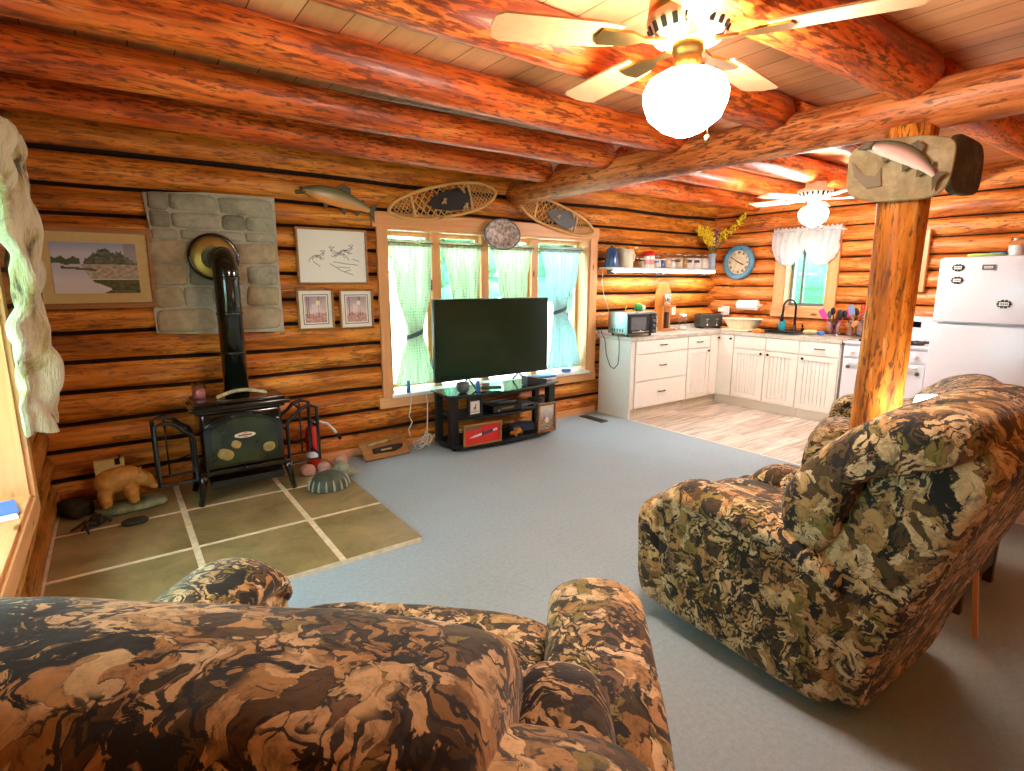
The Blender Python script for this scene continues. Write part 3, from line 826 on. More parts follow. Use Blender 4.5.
# ------------------------------------------------------------------ wood stove
t = thing('wood_stove', 'black enamelled cast iron stove on the slate hearth', 'stove', (.655, 4.30, .028))
mb = MB()
mb.box((0, .0, .42), (.52, .36, .42), .03, seg=3)
mb.box((0, -.01, .215), (.58, .42, .035), .012, seg=3)
obj('firebox', mb, M['enamel'], t)
mb = MB()
mb.box((0, -.0, .665), (.64, .44, .035), .014, seg=3); mb.box((0, 0, .692), (.58, .38, .025), .01, seg=3); mb.box((0, 0, .64), (.57, .39, .03), .01, seg=3)
obj('top_plate', mb, M['enamel'], t)
# arched front with glass
arch = [(-.25, .25), (.25, .25), (.25, .50)] + [(.25 - .0 - .25 + .25 * math.cos(a), .50 + .115 * math.sin(a)) for a in [PI / 14 * k for k in range(1, 14)]] + [(-.25, .50)]
mb = MB(); mb.prism(arch, lambda u, v, w: Vector((u * 1.0, w, v)), (-.18, -.215)); d = obj('door', mb, M['enamel'], t)
gl = [(u * .84, .27 + (v - .25) * .86) for u, v in arch]
mb = MB(); mb.prism(gl, lambda u, v, w: Vector((u, w, v)), (-.214, -.222))
n = NT('sooty stove glass'); v = n.noise(n.coord(), 6, 3); n.base(n.ramp(v.outputs[0], [(.3, C('171a10')), (.7, C('333a20'))])); n.b.inputs['Roughness'].default_value = .12
obj('glass', mb, n.m, d)
BL = mat('birch log seen through the glass', '9c7c42', .5, var=.3)
for (x, z, r, l) in ((-.13, .34, .045, .13), (-.06, .40, .032, .08), (.15, .35, .04, .10)):
    mb = MB(); mb.cushion((x, -.222, z), (l * .8, .012, r * 1.7), .8, 14, 8, rot=(0, .5 if x < 0 else -.1, 0)); obj('birch_log', mb, BL, d)
mb = MB()
for s in (-1, 1):
    for k in range(3):
        mb.tube([(s * (.235 - .012 * k) * math.cos(a), -.222, .515 + (.105 - .012 * k) * math.sin(a)) for a in [PI * (.06 + .34 * q / 8) for q in range(9)]], .0045, 6)
obj('moulding', mb, M['enamel'], d)
mb = MB(); mb.prism([(.06 * math.cos(a) * (1 if abs(math.cos(a)) < .8 else 1.12), .46 + .02 * math.sin(a)) for a in [2 * PI * k / 24 for k in range(24)]], lambda u, v, w: Vector((u, w, v)), (-.222, -.228)); bd = obj('badge', mb, mat('cream badge', 'dcc8a8', .4), d)
mb = MB(); mb.box((0, -.2285, .46), (.085, .002, .012), .001); mb.box((0, -.2285, .474), (.03, .002, .005), .001); mb.box((0, -.2285, .446), (.03, .002, .005), .001); obj('badge_lettering', mb, mat('rust lettering', '9a4a30', .5), bd)
mb = MB(); mb.box((0, -.225, .232), (.50, .03, .02), .006); mb.tube([(-.02, -.24, .232), (.02, -.24, .232)], .012, 8); obj('ash_lip', mb, M['enamel'], t)
mb = MB(); mb.box((0, -.10, .13), (.46, .30, .015), .003); mb.box((0, -.25, .145), (.46, .012, .05), .004); obj('ash_tray', mb, M['iron'], t)
for sx in (-1, 1):
    for sy in (-1, 1):
        mb = MB(); x, y = sx * .27, -.19 if sy < 0 else .17
        mb.tube([(x, y, .22), (x + sx * .012, y - .008, .15), (x + sx * .022, y - .012, .06), (x + sx * .035, y - .018, .0)], [.034, .026, .018, .02], 10); obj('leg', mb, M['enamel'], t)
def rack(s, h):
    mb = MB(); x0_, x1_ = s * .30, s * .52
    for y in (-.14, .08):
        pts = [(x0_, y, .17), (x0_, y, .46), (x0_ + s * .015, y, .50), (x0_ + s * .06, y, .53), (x0_ + s * .10, y, .575), (x0_ + s * .16, y, .595), (x1_, y, .575), (x1_, y, .17)]
        mb.tube(pts, .014, 8, closed=True)
    for (x, z) in ((x0_, .20), (x1_, .20), (x1_, .42), (x0_, .42), (x1_, .56), (x0_ + s * .1, .575)): mb.tube([(x, -.14, z), (x, .08, z)], .008, 6)
    for y in (-.14, .08):
        if y > 0: mb.tube([(x0_, y, .30), (x1_, y, .24)], .006, 6); mb.tube([(x0_, y, .45), (x1_, y, .45)], .006, 6); mb.tube([((x0_ + x1_) / 2 + .04 * s, y, .17), ((x0_ + x1_) / 2 + .04 * s, y, .575)], .006, 6)
    return obj('side_rack', mb, M['iron'], t)
rack(-1, 0); rack(1, 0)
# flue pipe up to the stone panel
mb = MB()
pts = [(.025, .10, .70), (.025, .10, 1.56)] + [(.025, .10 + .11 * (1 - math.cos(a)), 1.56 + .11 * math.sin(a)) for a in [PI / 12 * k for k in range(1, 6)]] + [(.025, .225, 1.672), (.025, .306, 1.672)]
mb.tube(pts, .083, 24)
for z in (.72, 1.0, 1.28, 1.53): mb.lathe([(.083, -.012), (.089, -.008), (.089, .008), (.083, .012)], (.025, .10, z), 24)
pp = obj('flue_pipe', mb, M['pipe'], t)
mb = MB(); mb.lathe([(.085, 0), (.15, 0), (.155, -.012), (.145, -.022), (.10, -.03), (.085, -.035)], (-.015, .300, 1.672), 32, axis='y'); obj('flue_collar', mb, M['gold'], pp)
mb = MB(); mb.lathe([(.15, .0), (.168, -.004), (.168, -.03), (.15, -.03)], (-.015, .300, 1.68), 32, axis='y'); obj('collar_ring', mb, M['pipe'], pp)

STOVE_T = .028 + .705
t = thing('candle_jar', 'glass candle jar with pink wax on the left of the stove top', 'candle', (.43, 4.33, STOVE_T + .001))
mb = MB(); mb.lathe([(0, .002), (.04, .002), (.042, .06), (0, .06)], seg=20); obj('wax', mb, M['pink'], t)
mb = MB(); mb.lathe([(.043, 0), (.045, .01), (.045, .11), (.042, .11), (.042, .006), (0, .004)], seg=20); obj('jar', mb, M['jar'], t)
t = thing('braided_cord', 'pale braided cord lying in an arc on the stove top by the pipe', 'cord', (.68, 4.20, STOVE_T + .002))
mb = MB()
for s in (0, PI):
    mb.tube([(-.16 + .32 * k / 60, .03 * math.sin(PI * k / 60) + .007 * math.cos(k * .9 + s), .012 + .03 * math.sin(PI * k / 60) + .006 * math.sin(k * .9 + s)) for k in range(61)], .008, 6)
obj('braid', mb, M['rope'], t)

# ------------------------------------------------------------------ hearth ornaments
t = thing('carved_bear', 'carved honey coloured wooden bear on a mossy slab left of the stove', 'bear figurine', (-.065, 4.33, .086), R(0))
t.scale = (1.12, 1.12, 1.12)
mb = MB()
def bear_chain(pts, rad, seg=12): mb.tube(pts, rad, seg)
bear_chain([(-.125, 0, .10), (-.11, 0, .12), (-.07, 0, .135), (-.01, 0, .145), (.04, 0, .15), (.075, 0, .15), (.09, 0, .145)], [.03, .065, .078, .075, .072, .055, .03], 16)
bear_chain([(.05, -.01, .155), (.095, -.02, .14), (.125, -.03, .115), (.145, -.035, .085)], [.052, .05, .04, .028], 14)
bear_chain([(.13, -.033, .10), (.155, -.04, .075), (.168, -.043, .065)], [.03, .024, .012], 12)
for x, y in ((-.09, -.045), (-.08, .045), (.04, -.045), (.05, .04)):
    bear_chain([(x, y, .11), (x - .005, y * 1.15, .05), (x + .005, y * 1.15, .015), (x + .012, y * 1.15, .0)], [.05, .034, .03, .03], 12)
body = obj('body', mb, M['bear'], t, subsurf=1); rm = body.modifiers.new('blend', 'REMESH'); rm.mode = 'VOXEL'; rm.voxel_size = .007
body.modifiers.new('soft', 'SMOOTH').iterations = 4
for sy in (-1, 1):
    mb = MB(); mb.cushion((.09, -.02 + sy * .032, .185), (.022, .014, .028), 1, 10, 8); obj('ear', mb, M['bear'], t)
mb = MB(); mb.cushion((.172, -.045, .066), (.014, .016, .012), 1, 8, 6); obj('nose', mb, M['black'], t)
mb = MB(); mb.cushion((0, 0, .028), (.40, .17, .055), .6, 28, 10, amp=.02, fr=14); tag(obj('stone_slab', mb, M['moss']), 'mossy grey green stone slab under the carved bear', 'stone', loc=(-.03, 4.31, .029), rotz=R(6))
t = thing('card_box', 'small yellow box with a black clip against the log wall behind the bear', 'box', (-.13, 4.56, .03))
mb = MB(); mb.box((0, 0, .15), (.17, .05, .30), .004); obj('box', mb, M['cardboard'], t)
mb = MB(); mb.box((.045, -.027, .285), (.03, .012, .045), .005); mb.tube([(.045, -.03, .30), (.07, -.03, .325), (.05, -.03, .33)], .006, 6); obj('clip', mb, M['black'], t)
t = thing('antler_piece', 'dark twisted root lying on the hearth in front of the slab', 'root', (-.22, 4.08, .045))
mb = MB()
for k in range(9):
    a = random.uniform(0, 2 * PI); L_ = random.uniform(.07, .14)
    mb.tube([(0, 0, .012), (math.cos(a) * L_ * .5, math.sin(a) * L_ * .5, .03 + random.uniform(0, .03)), (math.cos(a + .5) * L_, math.sin(a + .5) * L_, random.uniform(-.005, .03))], [.016, .011, .005], 6)
obj('root', mb, M['darkstuff'], t)
mb = MB(); mb.cushion((0, 0, .012), (.15, .11, .03), .8, 18, 8, amp=.02, fr=20); tag(obj('bark_chip', mb, M['darkstuff']), 'flat brown bark chip on the hearth below the bear slab', 'bark', loc=(-.02, 4.05, .028))
mb = MB(); mb.cushion((0, 0, .05), (.15, .24, .11), .6, 20, 10, amp=.03, fr=12); tag(obj('firewood_chunk', mb, M['darkstuff']), 'dark mossy chunk of wood in the corner under the lake picture', 'wood chunk', loc=(-.33, 4.42, .03), rotz=.5)

t = thing('fire_extinguisher', 'red fire extinguisher on the floor right of the stove', 'fire extinguisher', (1.21, 4.46, .029))
mb = MB(); mb.lathe([(0, 0), (.045, 0), (.055, .012), (.055, .30), (.045, .345), (.02, .36), (0, .36)], seg=22); obj('cylinder', mb, M['red'], t)
mb = MB(); mb.lathe([(.056, 0), (.056, .05)], (0, 0, .10), 22); obj('instruction_label', mb, M['paper'], t)
mb = MB(); mb.lathe([(.022, .355), (.022, .39), (0, .395)], seg=12); mb.box((.03, -.01, .40), (.10, .018, .012), .004, rot=(0, -.25, 0)); mb.box((.03, -.01, .375), (.08, .016, .01), .004); obj('valve', mb, M['black'], t)
mb = MB(); mb.tube([(.0, -.02, .385), (.05, -.05, .395), (.11, -.06, .37), (.16, -.06, .31), (.185, -.06, .27)], .010, 8); h = obj('hose', mb, M['wax'], t)
mb = MB(); mb.tube([(.18, -.06, .28), (.21, -.06, .225)], [.011, .016], 8); obj('nozzle', mb, M['black'], h)

t = thing('ribbed_shell', 'dark domed shell with pale ribs on the hearth right of the stove', 'shell', (1.17, 3.95, .029))
mb = MB()
mb.grid(lambda i, j: Vector(((.145 * math.cos(2 * PI * i / 36) * math.cos(PI / 2 * j / 9)) * (1 + .02 * math.sin(i * 1.9)), .125 * math.sin(2 * PI * i / 36) * math.cos(PI / 2 * j / 9), .125 * math.sin(PI / 2 * j / 9.001) ** .8)), 36, 10, cu=True)
obj('dome', mb, M['shell'], t)
for k in range(16):
    mb = MB(); a = 2 * PI * k / 16
    mb.tube([(.148 * math.cos(a) * math.cos(q), .128 * math.sin(a) * math.cos(q), .004 + .125 * math.sin(q) ** .8 if q > 0 else .006) for q in (0.0, .15, .3, .45, .58)], [.009, .008, .007, .005, .002], 6)
    obj('rib', mb, M['rib'], t)
mb = MB()
mb.grid(lambda i, j: Vector((.17 * (i / 24 - .5), .17 * (j / 20 - .5), .035 + .075 * math.exp(-((i / 24 - .5) ** 2 + (j / 20 - .5) ** 2) * 9) + .035 * nz(i * .3, j * .3, 1.6))) if 0 < i < 24 and 0 < j < 20 else Vector((.19 * (i / 24 - .5), .19 * (j / 20 - .5), .004)), 25, 21)
o = tag(obj('crumpled_cloth', mb, M['cloth']), 'crumpled sage cloth between the ribbed shell and the pink rocks', 'cloth', loc=(1.34, 4.16, .031), rotz=.4); o.modifiers.new('thick', 'SOLIDIFY').thickness = .006
for i, (x, y, s, lb) in enumerate(((1.12, 4.31, .12, 'pink rock under the stove rack beside the extinguisher'), (1.42, 4.42, .14, 'pale pink rock at the carpet edge, rightmost by the stove'), (1.25, 4.33, .11, 'small pink rock below the fire extinguisher'))):
    mb = MB(); mb.cushion((0, 0, s * .38), (s, s * .8, s * .8), .8, 18, 12, amp=.02, fr=12); tag(obj('rock', mb, M['rock']), lb, 'rock', 'pink rocks by the stove', loc=(x, y, .02 if x < 1.36 else .0), rotz=i)

# knife display board leaning on the wall
t = thing('knife_board', 'wooden board with a sheathed knife leaning on the wall below the window', 'knife display', (1.83, 4.40, .002), R(3))
mb = MB(); mb.prism([(-.20, 0), (.215, 0), (.225, .17), (-.22, .17)], lambda u, v, w: Vector((u, v * .72 + w * .55, v * .78 - w * .7 + .02)), (-.0, .022)); mb.box((0, .14, .06), (.36, .02, .12), .004); obj('board', mb, M['oak'], t)
def KB(u, v, w=-.008): return Vector((u, v * .72 + w * .55, v * .78 - w * .7 + .02))
mb = MB(); mb.prism([(-.12, .045), (.08, .035), (.16, .06), (.17, .085), (.05, .09), (-.12, .085)], lambda u, v, w: KB(u, v, w), (-.022, -.001)); obj('sheath', mb, M['leather'], t)
mb = MB(); mb.prism([(-.05, .05), (.05, .05), (.05, .063), (-.05, .063)], lambda u, v, w: KB(u, v, w), (-.026, -.02)); obj('sheath_band', mb, M['antler'], t)
mb = MB(); mb.tube([KB(-.15, .12, -.016), KB(-.06, .13, -.02), KB(.03, .135, -.018), KB(.06, .138, -.018), KB(.17, .145, -.014)], [.014, .012, .016, .008, .006], 8); obj('knife', mb, M['antler'], t)
mb = MB(); mb.box(KB(.045, .135, -.018), (.012, .03, .04), .004); obj('knife_guard', mb, M['brass'], t)
mb = MB(); mb.box((0, 0, .006), (.36, .10, .012), .002)
for k in range(9): mb.box((-.15 + .0375 * k, 0, .0125), (.02, .085, .002), mi=1)
tag(obj('floor_vent', mb, [mat('brown vent metal', '5a4a3a', .5), M['black']]), 'brown metal register in the carpet beside the white end cabinet', 'floor vent', loc=(4.30, 4.38, 0), rotz=R(90))

# ------------------------------------------------------------------ television and stand
t = thing('tv_stand', 'low black media stand with a bowed glass top under the window', 'tv stand', (2.98, 4.36, 0))
hw_, dp = .61, .19
def bow(off, z0_, z1_, w=hw_, inset=0):
    q = [(-w, dp)] + [(-w + 2 * w * k / 16, -dp + .06 - (.10) * (1 - ((k - 8) / 8) ** 2) - off) for k in range(17)] + [(w, dp)]
    m = MB(); m.prism(q, lambda u, v, w_: Vector((u, v, w_)), (z0_, z1_)); return m
obj('base_shelf', bow(.02, .03, .065), M['black'], t); obj('middle_shelf', bow(-.03, .285, .31, hw_ - .05), M['black'], t)
obj('glass_top', bow(.025, .522, .534, hw_ + .03), mat('dark green glass', '0c3028', .04, coat=1, var=0), t)
obj('top_frame', bow(.0, .495, .521), M['black'], t)
for s in (-1, 1):
    mb = MB(); mb.box((s * (hw_ - .04), -.10, .28), (.08, .075, .44), .008); mb.box((s * (hw_ - .03), .15, .28), (.06, .06, .44), .008); obj('upright', mb, M['black'], t)
    for yy in (-.08, .14):
        mb = MB(); mb.lathe([(.022, 0), (.022, .032)], (s * (hw_ - .06), yy, 0), 10); obj('foot', mb, M['plastic'], t)
ST = .536
t = thing('television', 'large flat television on the media stand in front of the window', 'television', (2.985, 4.42, ST + .002))
mb = MB(); mb.box((0, .02, .46), (1.32, .045, .76), .008); mb.box((0, .05, .36), (.8, .04, .4), .01); obj('housing', mb, M['plastic'], t)
mb = MB(); mb.box((0, -.004, .466), (1.295, .004, .728)); obj('screen', mb, M['screen'], t)
mb = MB(); mb.box((0, -.004, .088), (.05, .006, .01), .002); obj('logo_bar', mb, M['greyplastic'], t)
for s in (-1, 1):
    mb = MB(); mb.tube([(s * .30, -.12, .008), (s * .30, .02, .09), (s * .30, .12, .008)], .009, 6); obj('foot', mb, M['plastic'], t)
def deer_photo(u, v):
    c = (.86, .84, .80) if v > .2 else (.72, .70, .66)
    if abs(u - .5) < .16 and abs(v - .42) < .1: c = (.35, .32, .28)
    if abs(u - .6) < .05 and .42 < v < .72: c = (.4, .36, .3)
    if abs(v - .75) < .02 and abs(u - .62) < .14: c = (.45, .4, .34)
    if (abs(u - .4) < .03 or abs(u - .6) < .03) and .12 < v < .4: c = (.4, .36, .3)
    return c
def grey_photo(u, v):
    c = lerp3((.55, .52, .5), (.78, .76, .72), sstep(.3, .9, v) + .3 * nz(u, v, 6))
    if v < .45 + .2 * math.sin(u * 5) * .4: c = lerp3((.42, .38, .34), (.7, .62, .5), .5 + nz(u, v, 12))
    if (u - .5) ** 2 + (v - .4) ** 2 < .015: c = (.85, .8, .74)
    return c
def knife_card(u, v):
    c = (.80, .16, .12)
    if v > .78 and u < .45: c = (.50, .34, .26)
    d = abs(v - (.32 + .35 * u))
    if .12 < u < .52 and d < .05 * sstep(.12, .3, u) + .008: c = (.86, .84, .84)
    if .50 <= u < .80 and d < .085: c = (.28, .22, .34)
    if .80 <= u < .92 and d < .06: c = (.80, .78, .82)
    if .48 < u < .52 and d < .13: c = (.2, .16, .2)
    return c
framed('photo_frame', 'black framed deer photo on the upper shelf of the media stand', 0, 0, .165, .174, .026, M['plastic'], M['matboard'], .012, deer_photo, 24, 30, loc=(2.60, 4.20, .312 + .088), rotz=R(4), cat='photo frame')
framed('photo_frame', 'wood framed grey photo at the right end of the stand bottom shelf', 0, 0, .23, .295, .02, M['oak'], M['plastic'], .006, grey_photo, 30, 36, loc=(3.37, 4.095, .067 + .149), rotz=R(2), cat='photo frame')
framed('photo_frame', 'framed red card with a knife on the stand bottom shelf', 0, 0, .40, .20, .016, M['oak'], M['redlabel'], .0, knife_card, 80, 40, loc=(2.63, 4.115, .067 + .10), rotz=R(-2), cat='photo frame')
t = thing('dvd_player', 'black disc player on the middle shelf of the media stand', 'disc player', (2.95, 4.29, .312))
mb = MB(); mb.box((0, 0, .04), (.33, .26, .06), .006); obj('case', mb, M['plastic'], t)
mb = MB(); mb.box((0, -.131, .045), (.14, .004, .014)); mb.lathe([(.012, 0), (.012, -.008), (0, -.008)], (-.10, -.131, .03), 12, axis='y'); obj('front_panel', mb, M['brass'], t)
mb = MB(); mb.box((-.13, -.08, .005), (.03, .03, .01)); mb.box((.13, -.08, .005), (.03, .03, .01)); mb.box((-.13, .09, .005), (.03, .03, .01)); mb.box((.13, .09, .005), (.03, .03, .01)); obj('foot', mb, M['plastic'], t)
mb = MB(); mb.box((0, 0, .014), (.19, .045, .022), .008, seg=3)
for k in range(8): mb.box((-.07 + .02 * k, 0, .026), (.01, .025, .004), .001, mi=1)
tag(obj('remote_control', mb, [M['greyplastic'], M['black']]), 'grey remote control lying on the disc player', 'remote control', loc=(2.99, 4.24, .383), rotz=R(-8))
t = thing('set_top_box', 'small grey set top box beside the disc player', 'set top box', (3.20, 4.25, .312))
mb = MB(); mb.box((0, 0, .03), (.16, .18, .05), .008); obj('case', mb, M['greyplastic'], t); mb = MB(); mb.box((0, -.091, .03), (.12, .003, .018)); obj('front_panel', mb, M['darkglass'], t)
mb = MB()
for k in range(7):
    a = k * .9; mb.tube([(.11 * math.cos(q * .5 + a) * (.6 + .06 * k), .055 * math.sin(q * .5 + a) * (.6 + .06 * k), .012 + .008 * k + .008 * math.sin(q + a)) for q in range(13)], .006, 6)
tag(obj('cable_bundle', mb, M['plastic']), 'tangled bundle of black cables on the middle shelf right end', 'cables', loc=(3.385, 4.27, .328))
t = thing('smart_speaker', 'round dark speaker on the left of the glass stand top', 'speaker', (2.52, 4.26, ST + .002))
mb = MB(); mb.lathe([(0, 0), (.035, 0), (.055, .018), (.062, .055), (.054, .09), (.03, .098), (0, .098)], seg=22); obj('body', mb, M['greyplastic'], t)
mb = MB(); mb.lathe([(.0, .0985), (.02, .098), (.02, .101), (0, .101)], seg=16); obj('button', mb, M['black'], t)
mb = MB(); mb.lathe([(0, 0), (.02, 0), (.02, .07), (.012, .09), (0, .09)], seg=14); tag(obj('small_cup', mb, M['bluepack']), 'small blue cup beside the speaker on the glass top', 'cup', loc=(2.67, 4.24, ST + .002))
mb = MB(); mb.box((0, 0, .02), (.20, .05, .026), .01, rot=(0, .0, 0)); tag(obj('game_controller', mb, M['plastic']), 'black remote lying on the glass stand top below the screen', 'remote control', loc=(2.80, 4.22, ST + .002), rotz=R(-25))
mb = MB(); mb.prism([(-.12, -.05), (.12, -.05), (.06, .04), (-.12, .05)], lambda u, v, w: Vector((u, v, w * (1.2 - u * 4))), (0, .05)); tag(obj('sound_box', mb, M['plastic']), 'black wedge shaped box on the right of the glass stand top', 'box', loc=(3.33, 4.24, ST + .002))
t = thing('toy_car', 'small wooden toy car on the stand bottom shelf between two frames', 'toy', (3.06, 4.17, .067), R(20))
mb = MB(); mb.box((0, 0, .03), (.14, .05, .03), .008); mb.box((.02, 0, .055), (.06, .045, .03), .01); obj('body', mb, M['honey'], t)
for x in (-.045, .045):
    for y in (-.03, .03):
        mb = MB(); mb.lathe([(0, -.006), (.018, -.006), (.018, .006), (0, .006)], (x, y, .018), 12, axis='y'); obj('wheel', mb, M['brass'], t)
mb = MB(); mb.box((0, 0, .03), (.18, .10, .06), .006); tag(obj('black_case', mb, M['plastic']), 'black case on the stand bottom shelf behind the toy car', 'case', loc=(2.98, 4.33, .067))
mb = MB(); mb.box((0, 0, .035), (.26, .12, .07), .006); tag(obj('blue_box', mb, mat('slate blue box', '3c4458', .5)), 'slate blue box on the bottom shelf left of the grey photo', 'box', loc=(3.20, 4.30, .067))
mb = MB(); mb.box((0, 0, .01), (.30, .16, .018), .004); mb.box((.02, 0, .03), (.26, .15, .018), .004, mi=1); tag(obj('magazine_stack', mb, [M['paper'], M['bluepack']]), 'two magazines lying on the right end of the glass stand top', 'magazines', loc=(3.53, 4.39, ST + .002))
# cords
mb = MB(); mb.tube([(2.16, YB - .055, .525), (2.17, YB - .05, .47), (2.15, YB - .06, .36), (2.14, YB - .05, .30), (2.17, YB - .055, .24), (2.13, YB - .05, .17), (2.15, YB - .05, .10)], .005, 6); tag(obj('white_cord', mb, M['wax']), 'thin white cord hanging from the window sill left of the stand', 'cord')
mb = MB()
pts = [(2.32, YB - .04, .52), (2.325, 4.59, .40), (2.31, 4.57, .25), (2.29, 4.55, .10)]
for k in range(26): pts.append((2.17 + .08 * math.cos(k * .75) + .004 * k, 4.49 + .07 * math.sin(k * .75 + .4), .02 + .018 * (k % 5) + .06 * max(0, math.cos(k * .75))))
mb.tube(pts, .0055, 6); tag(obj('white_cord', mb, M['wax']), 'white cord coiled on the carpet at the left side of the stand', 'cord')

# ------------------------------------------------------------------ kitchen cabinets
CT = .93
def pull(mb, c, axis):
    d = Vector((1, 0, 0)) if axis == 'x' else Vector((0, 1, 0)); o = Vector((0, -1, 0)) if axis == 'x' else Vector((-1, 0, 0))
    c = Vector(c); mb.tube([c - d * .05, c - d * .048 + o * .022, c - d * .03 + o * .028, c + d * .03 + o * .028, c + d * .048 + o * .022, c + d * .05], .006, 6)
def F_back(u, v, w): return Vector((u, 4.13 - w, v))          # face looking -Y
def F_right(u, v, w): return Vector((6.22 - w, u, v))          # face looking -X
def panel_box(mb, F, u0_, u1_, v0_, v1_, w0, w1, bev=.003, mi=0):
    a, b = F(u0_, v0_, w0), F(u1_, v1_, w1)
    mb.box((a + b) / 2, [abs(b[k] - a[k]) for k in range(3)], bev, mi=mi)
def front(parent, kind, F, u0_, u1_, v0_, v1_, hx, hz, axis, bead=True, handle='knob'):
    g = .004
    mb = MB(); u0_, u1_, v0_, v1_ = min(u0_, u1_) + g, max(u0_, u1_) - g, v0_ + g, v1_ - g
    if kind == 'drawer' or not bead:
        panel_box(mb, F, u0_, u1_, v0_, v1_, .001, .02)
    else:
        s = .055
        panel_box(mb, F, u0_, u1_, v0_, v0_ + s, .001, .022); panel_box(mb, F, u0_, u1_, v1_ - s, v1_, .001, .022)
        panel_box(mb, F, u0_, u0_ + s, v0_ + s, v1_ - s, .001, .022); panel_box(mb, F, u1_ - s, u1_, v0_ + s, v1_ - s, .001, .022)
        wd = u1_ - u0_ - 2 * s; nb = max(3, int(round(wd / .042)))
        for k in range(nb):
            panel_box(mb, F, u0_ + s + wd * k / nb + .002, u0_ + s + wd * (k + 1) / nb - .002, v0_ + s, v1_ - s, .001, .013, .003)
    d = obj(kind, mb, M['cab'], parent)
    if handle == 'pull':
        mb = MB(); pull(mb, F(hx, hz, .02), axis); obj('handle', mb, M['knob'], d)
    elif handle == 'knob':
        mb = MB(); c = F(hx, hz, .02); 
        mb.lathe([(.005, 0), (.006, -.012), (.015, -.018), (.015, -.026), (0, -.03)], c, 12, axis='y' if axis == 'x' else 'x'); obj('knob', mb, M['knob'], d)
    return d
def carcass(mb, F, u0_, u1_, dep, v0_=.11, v1_=.885): panel_box(mb, F, u0_, u1_, v0_, v1_, -dep, 0, .002)
# end cabinet with three drawers
t = thing('drawer_cabinet', 'white three drawer base cabinet at the carpet end of the counter', 'cabinet', (0, 0, 0))
mb = MB(); carcass(mb, F_back, 4.60, 5.58, .49); obj('carcass', mb, M['cab'], t)
mb = MB(); mb.box((4.615, 4.38, .055), (.03, .48, .11), .001); obj('end_plinth', mb, M['cab'], t)
for a, b in ((.735, .885), (.425, .73), (.115, .42)): front(t, 'drawer', F_back, 4.66, 5.575, a, b, 5.12, (a + b) / 2 + .01, 'x', handle='pull')
mb = MB(); mb.box((5.11, 4.175, .055), (.94, .02, .11), .001); obj('toe_kick', mb, M['toekick'], t)
t = thing('base_cabinet', 'white beadboard base cabinet in the back corner beside the drawers', 'cabinet', (0, 0, 0))
mb = MB(); carcass(mb, F_back, 5.582, 6.215, .49); obj('carcass', mb, M['cab'], t)
front(t, 'drawer', F_back, 5.585, 6.02, .735, .885, 5.80, .81, 'x', handle='pull'); front(t, 'door', F_back, 5.585, 6.02, .115, .73, 5.975, .69, 'x')
front(t, 'door', F_back, 6.03, 6.203, .115, .885, 6.17, .84, 'x', bead=False)
mb = MB(); mb.box((5.92, 4.178, .055), (.66, .02, .11), .001); obj('toe_kick', mb, M['toekick'], t)
def rcab(name, label, ya, yb, fronts, hole=None):
    t = thing(name, label, 'cabinet', (0, 0, 0))
    mb = MB(); carcass(mb, F_right, ya, yb, .53, v1_=.70 if hole else .885)
    if hole: panel_box(mb, F_right, ya, yb, .70, .885, -.02, 0, .002)
    obj('carcass', mb, M['cab'], t)
    for f in fronts: front(t, *f)
    yt = yb + (.04 if yb > 4 else 0); mb = MB(); mb.box((6.265, (ya + yt) / 2, .055), (.02, yt - ya, .11), .001); obj('toe_kick', mb, M['cab'], t)
    return t
rcab('corner_cabinet', 'white blind corner base cabinet under the paper towel', 3.90, 4.125, [('door', F_right, 3.905, 4.113, .115, .885, 3.935, .84, 'y', False)])
rcab('sink_cabinet', 'white sink base cabinet with two beadboard doors under the window', 3.09, 3.898,
     [('drawer', F_right, 3.49, 3.895, .735, .885, 3.69, .81, 'y', True, None), ('drawer', F_right, 3.095, 3.485, .735, .885, 3.3, .81, 'y', True, None),
      ('door', F_right, 3.49, 3.895, .115, .73, 3.53, .69, 'y'), ('door', F_right, 3.095, 3.485, .115, .73, 3.445, .69, 'y')], hole=True)
rcab('base_cabinet', 'white base cabinet with one drawer and door beside the range', 2.66, 3.086,
     [('drawer', F_right, 2.665, 3.085, .735, .885, 2.87, .81, 'y', True, 'pull'), ('door', F_right, 2.665, 3.085, .115, .73, 3.04, .69, 'y')])
# L shaped worktop with an opening for the sink
n = NT('speckled laminate'); v = n.noise(n.coord(), 55, 4, .7); v2 = n.noise(n.coord(), 7, 3)
c = n.ramp(v.outputs[0], [(.34, C('7a7060')), (.46, C('c4bca8')), (.6, C('d8d2c4'))]); c = n.mix(.35, c, n.ramp(v2.outputs[0], [(.35, C('9a9484')), (.65, C('dcd6c8'))]))
n.base(c); n.b.inputs['Roughness'].default_value = .3; M['counter'] = n.m
mb = MB()
for (a, b, c_, d) in ((4.585, 6.785, 4.10, 4.645), (6.195, 6.785, 3.76, 4.10), (6.195, 6.785, 2.655, 3.24), (6.195, 6.30, 3.24, 3.76), (6.70, 6.785, 3.24, 3.76)):
    mb.box(((a + b) / 2, (c_ + d) / 2, CT - .022), (b - a, d - c_, .04))
mb.box((5.5, 4.637, CT + .02), (1.8, .014, .05), .002)
tag(obj('worktop', mb, M['counter']), 'L shaped speckled laminate worktop on the white cabinets', 'worktop')
t = thing('kitchen_sink', 'dark inset sink below the kitchen window', 'sink', (6.50, 3.50, CT + .001))
mb = MB()
for (cx_, cy_, sx_, sy_) in ((-.19, 0, .02, .52), (.19, 0, .02, .52), (0, -.25, .40, .02), (0, .25, .40, .02)): mb.box((cx_, cy_, -.06), (sx_, sy_, .135), .004); 
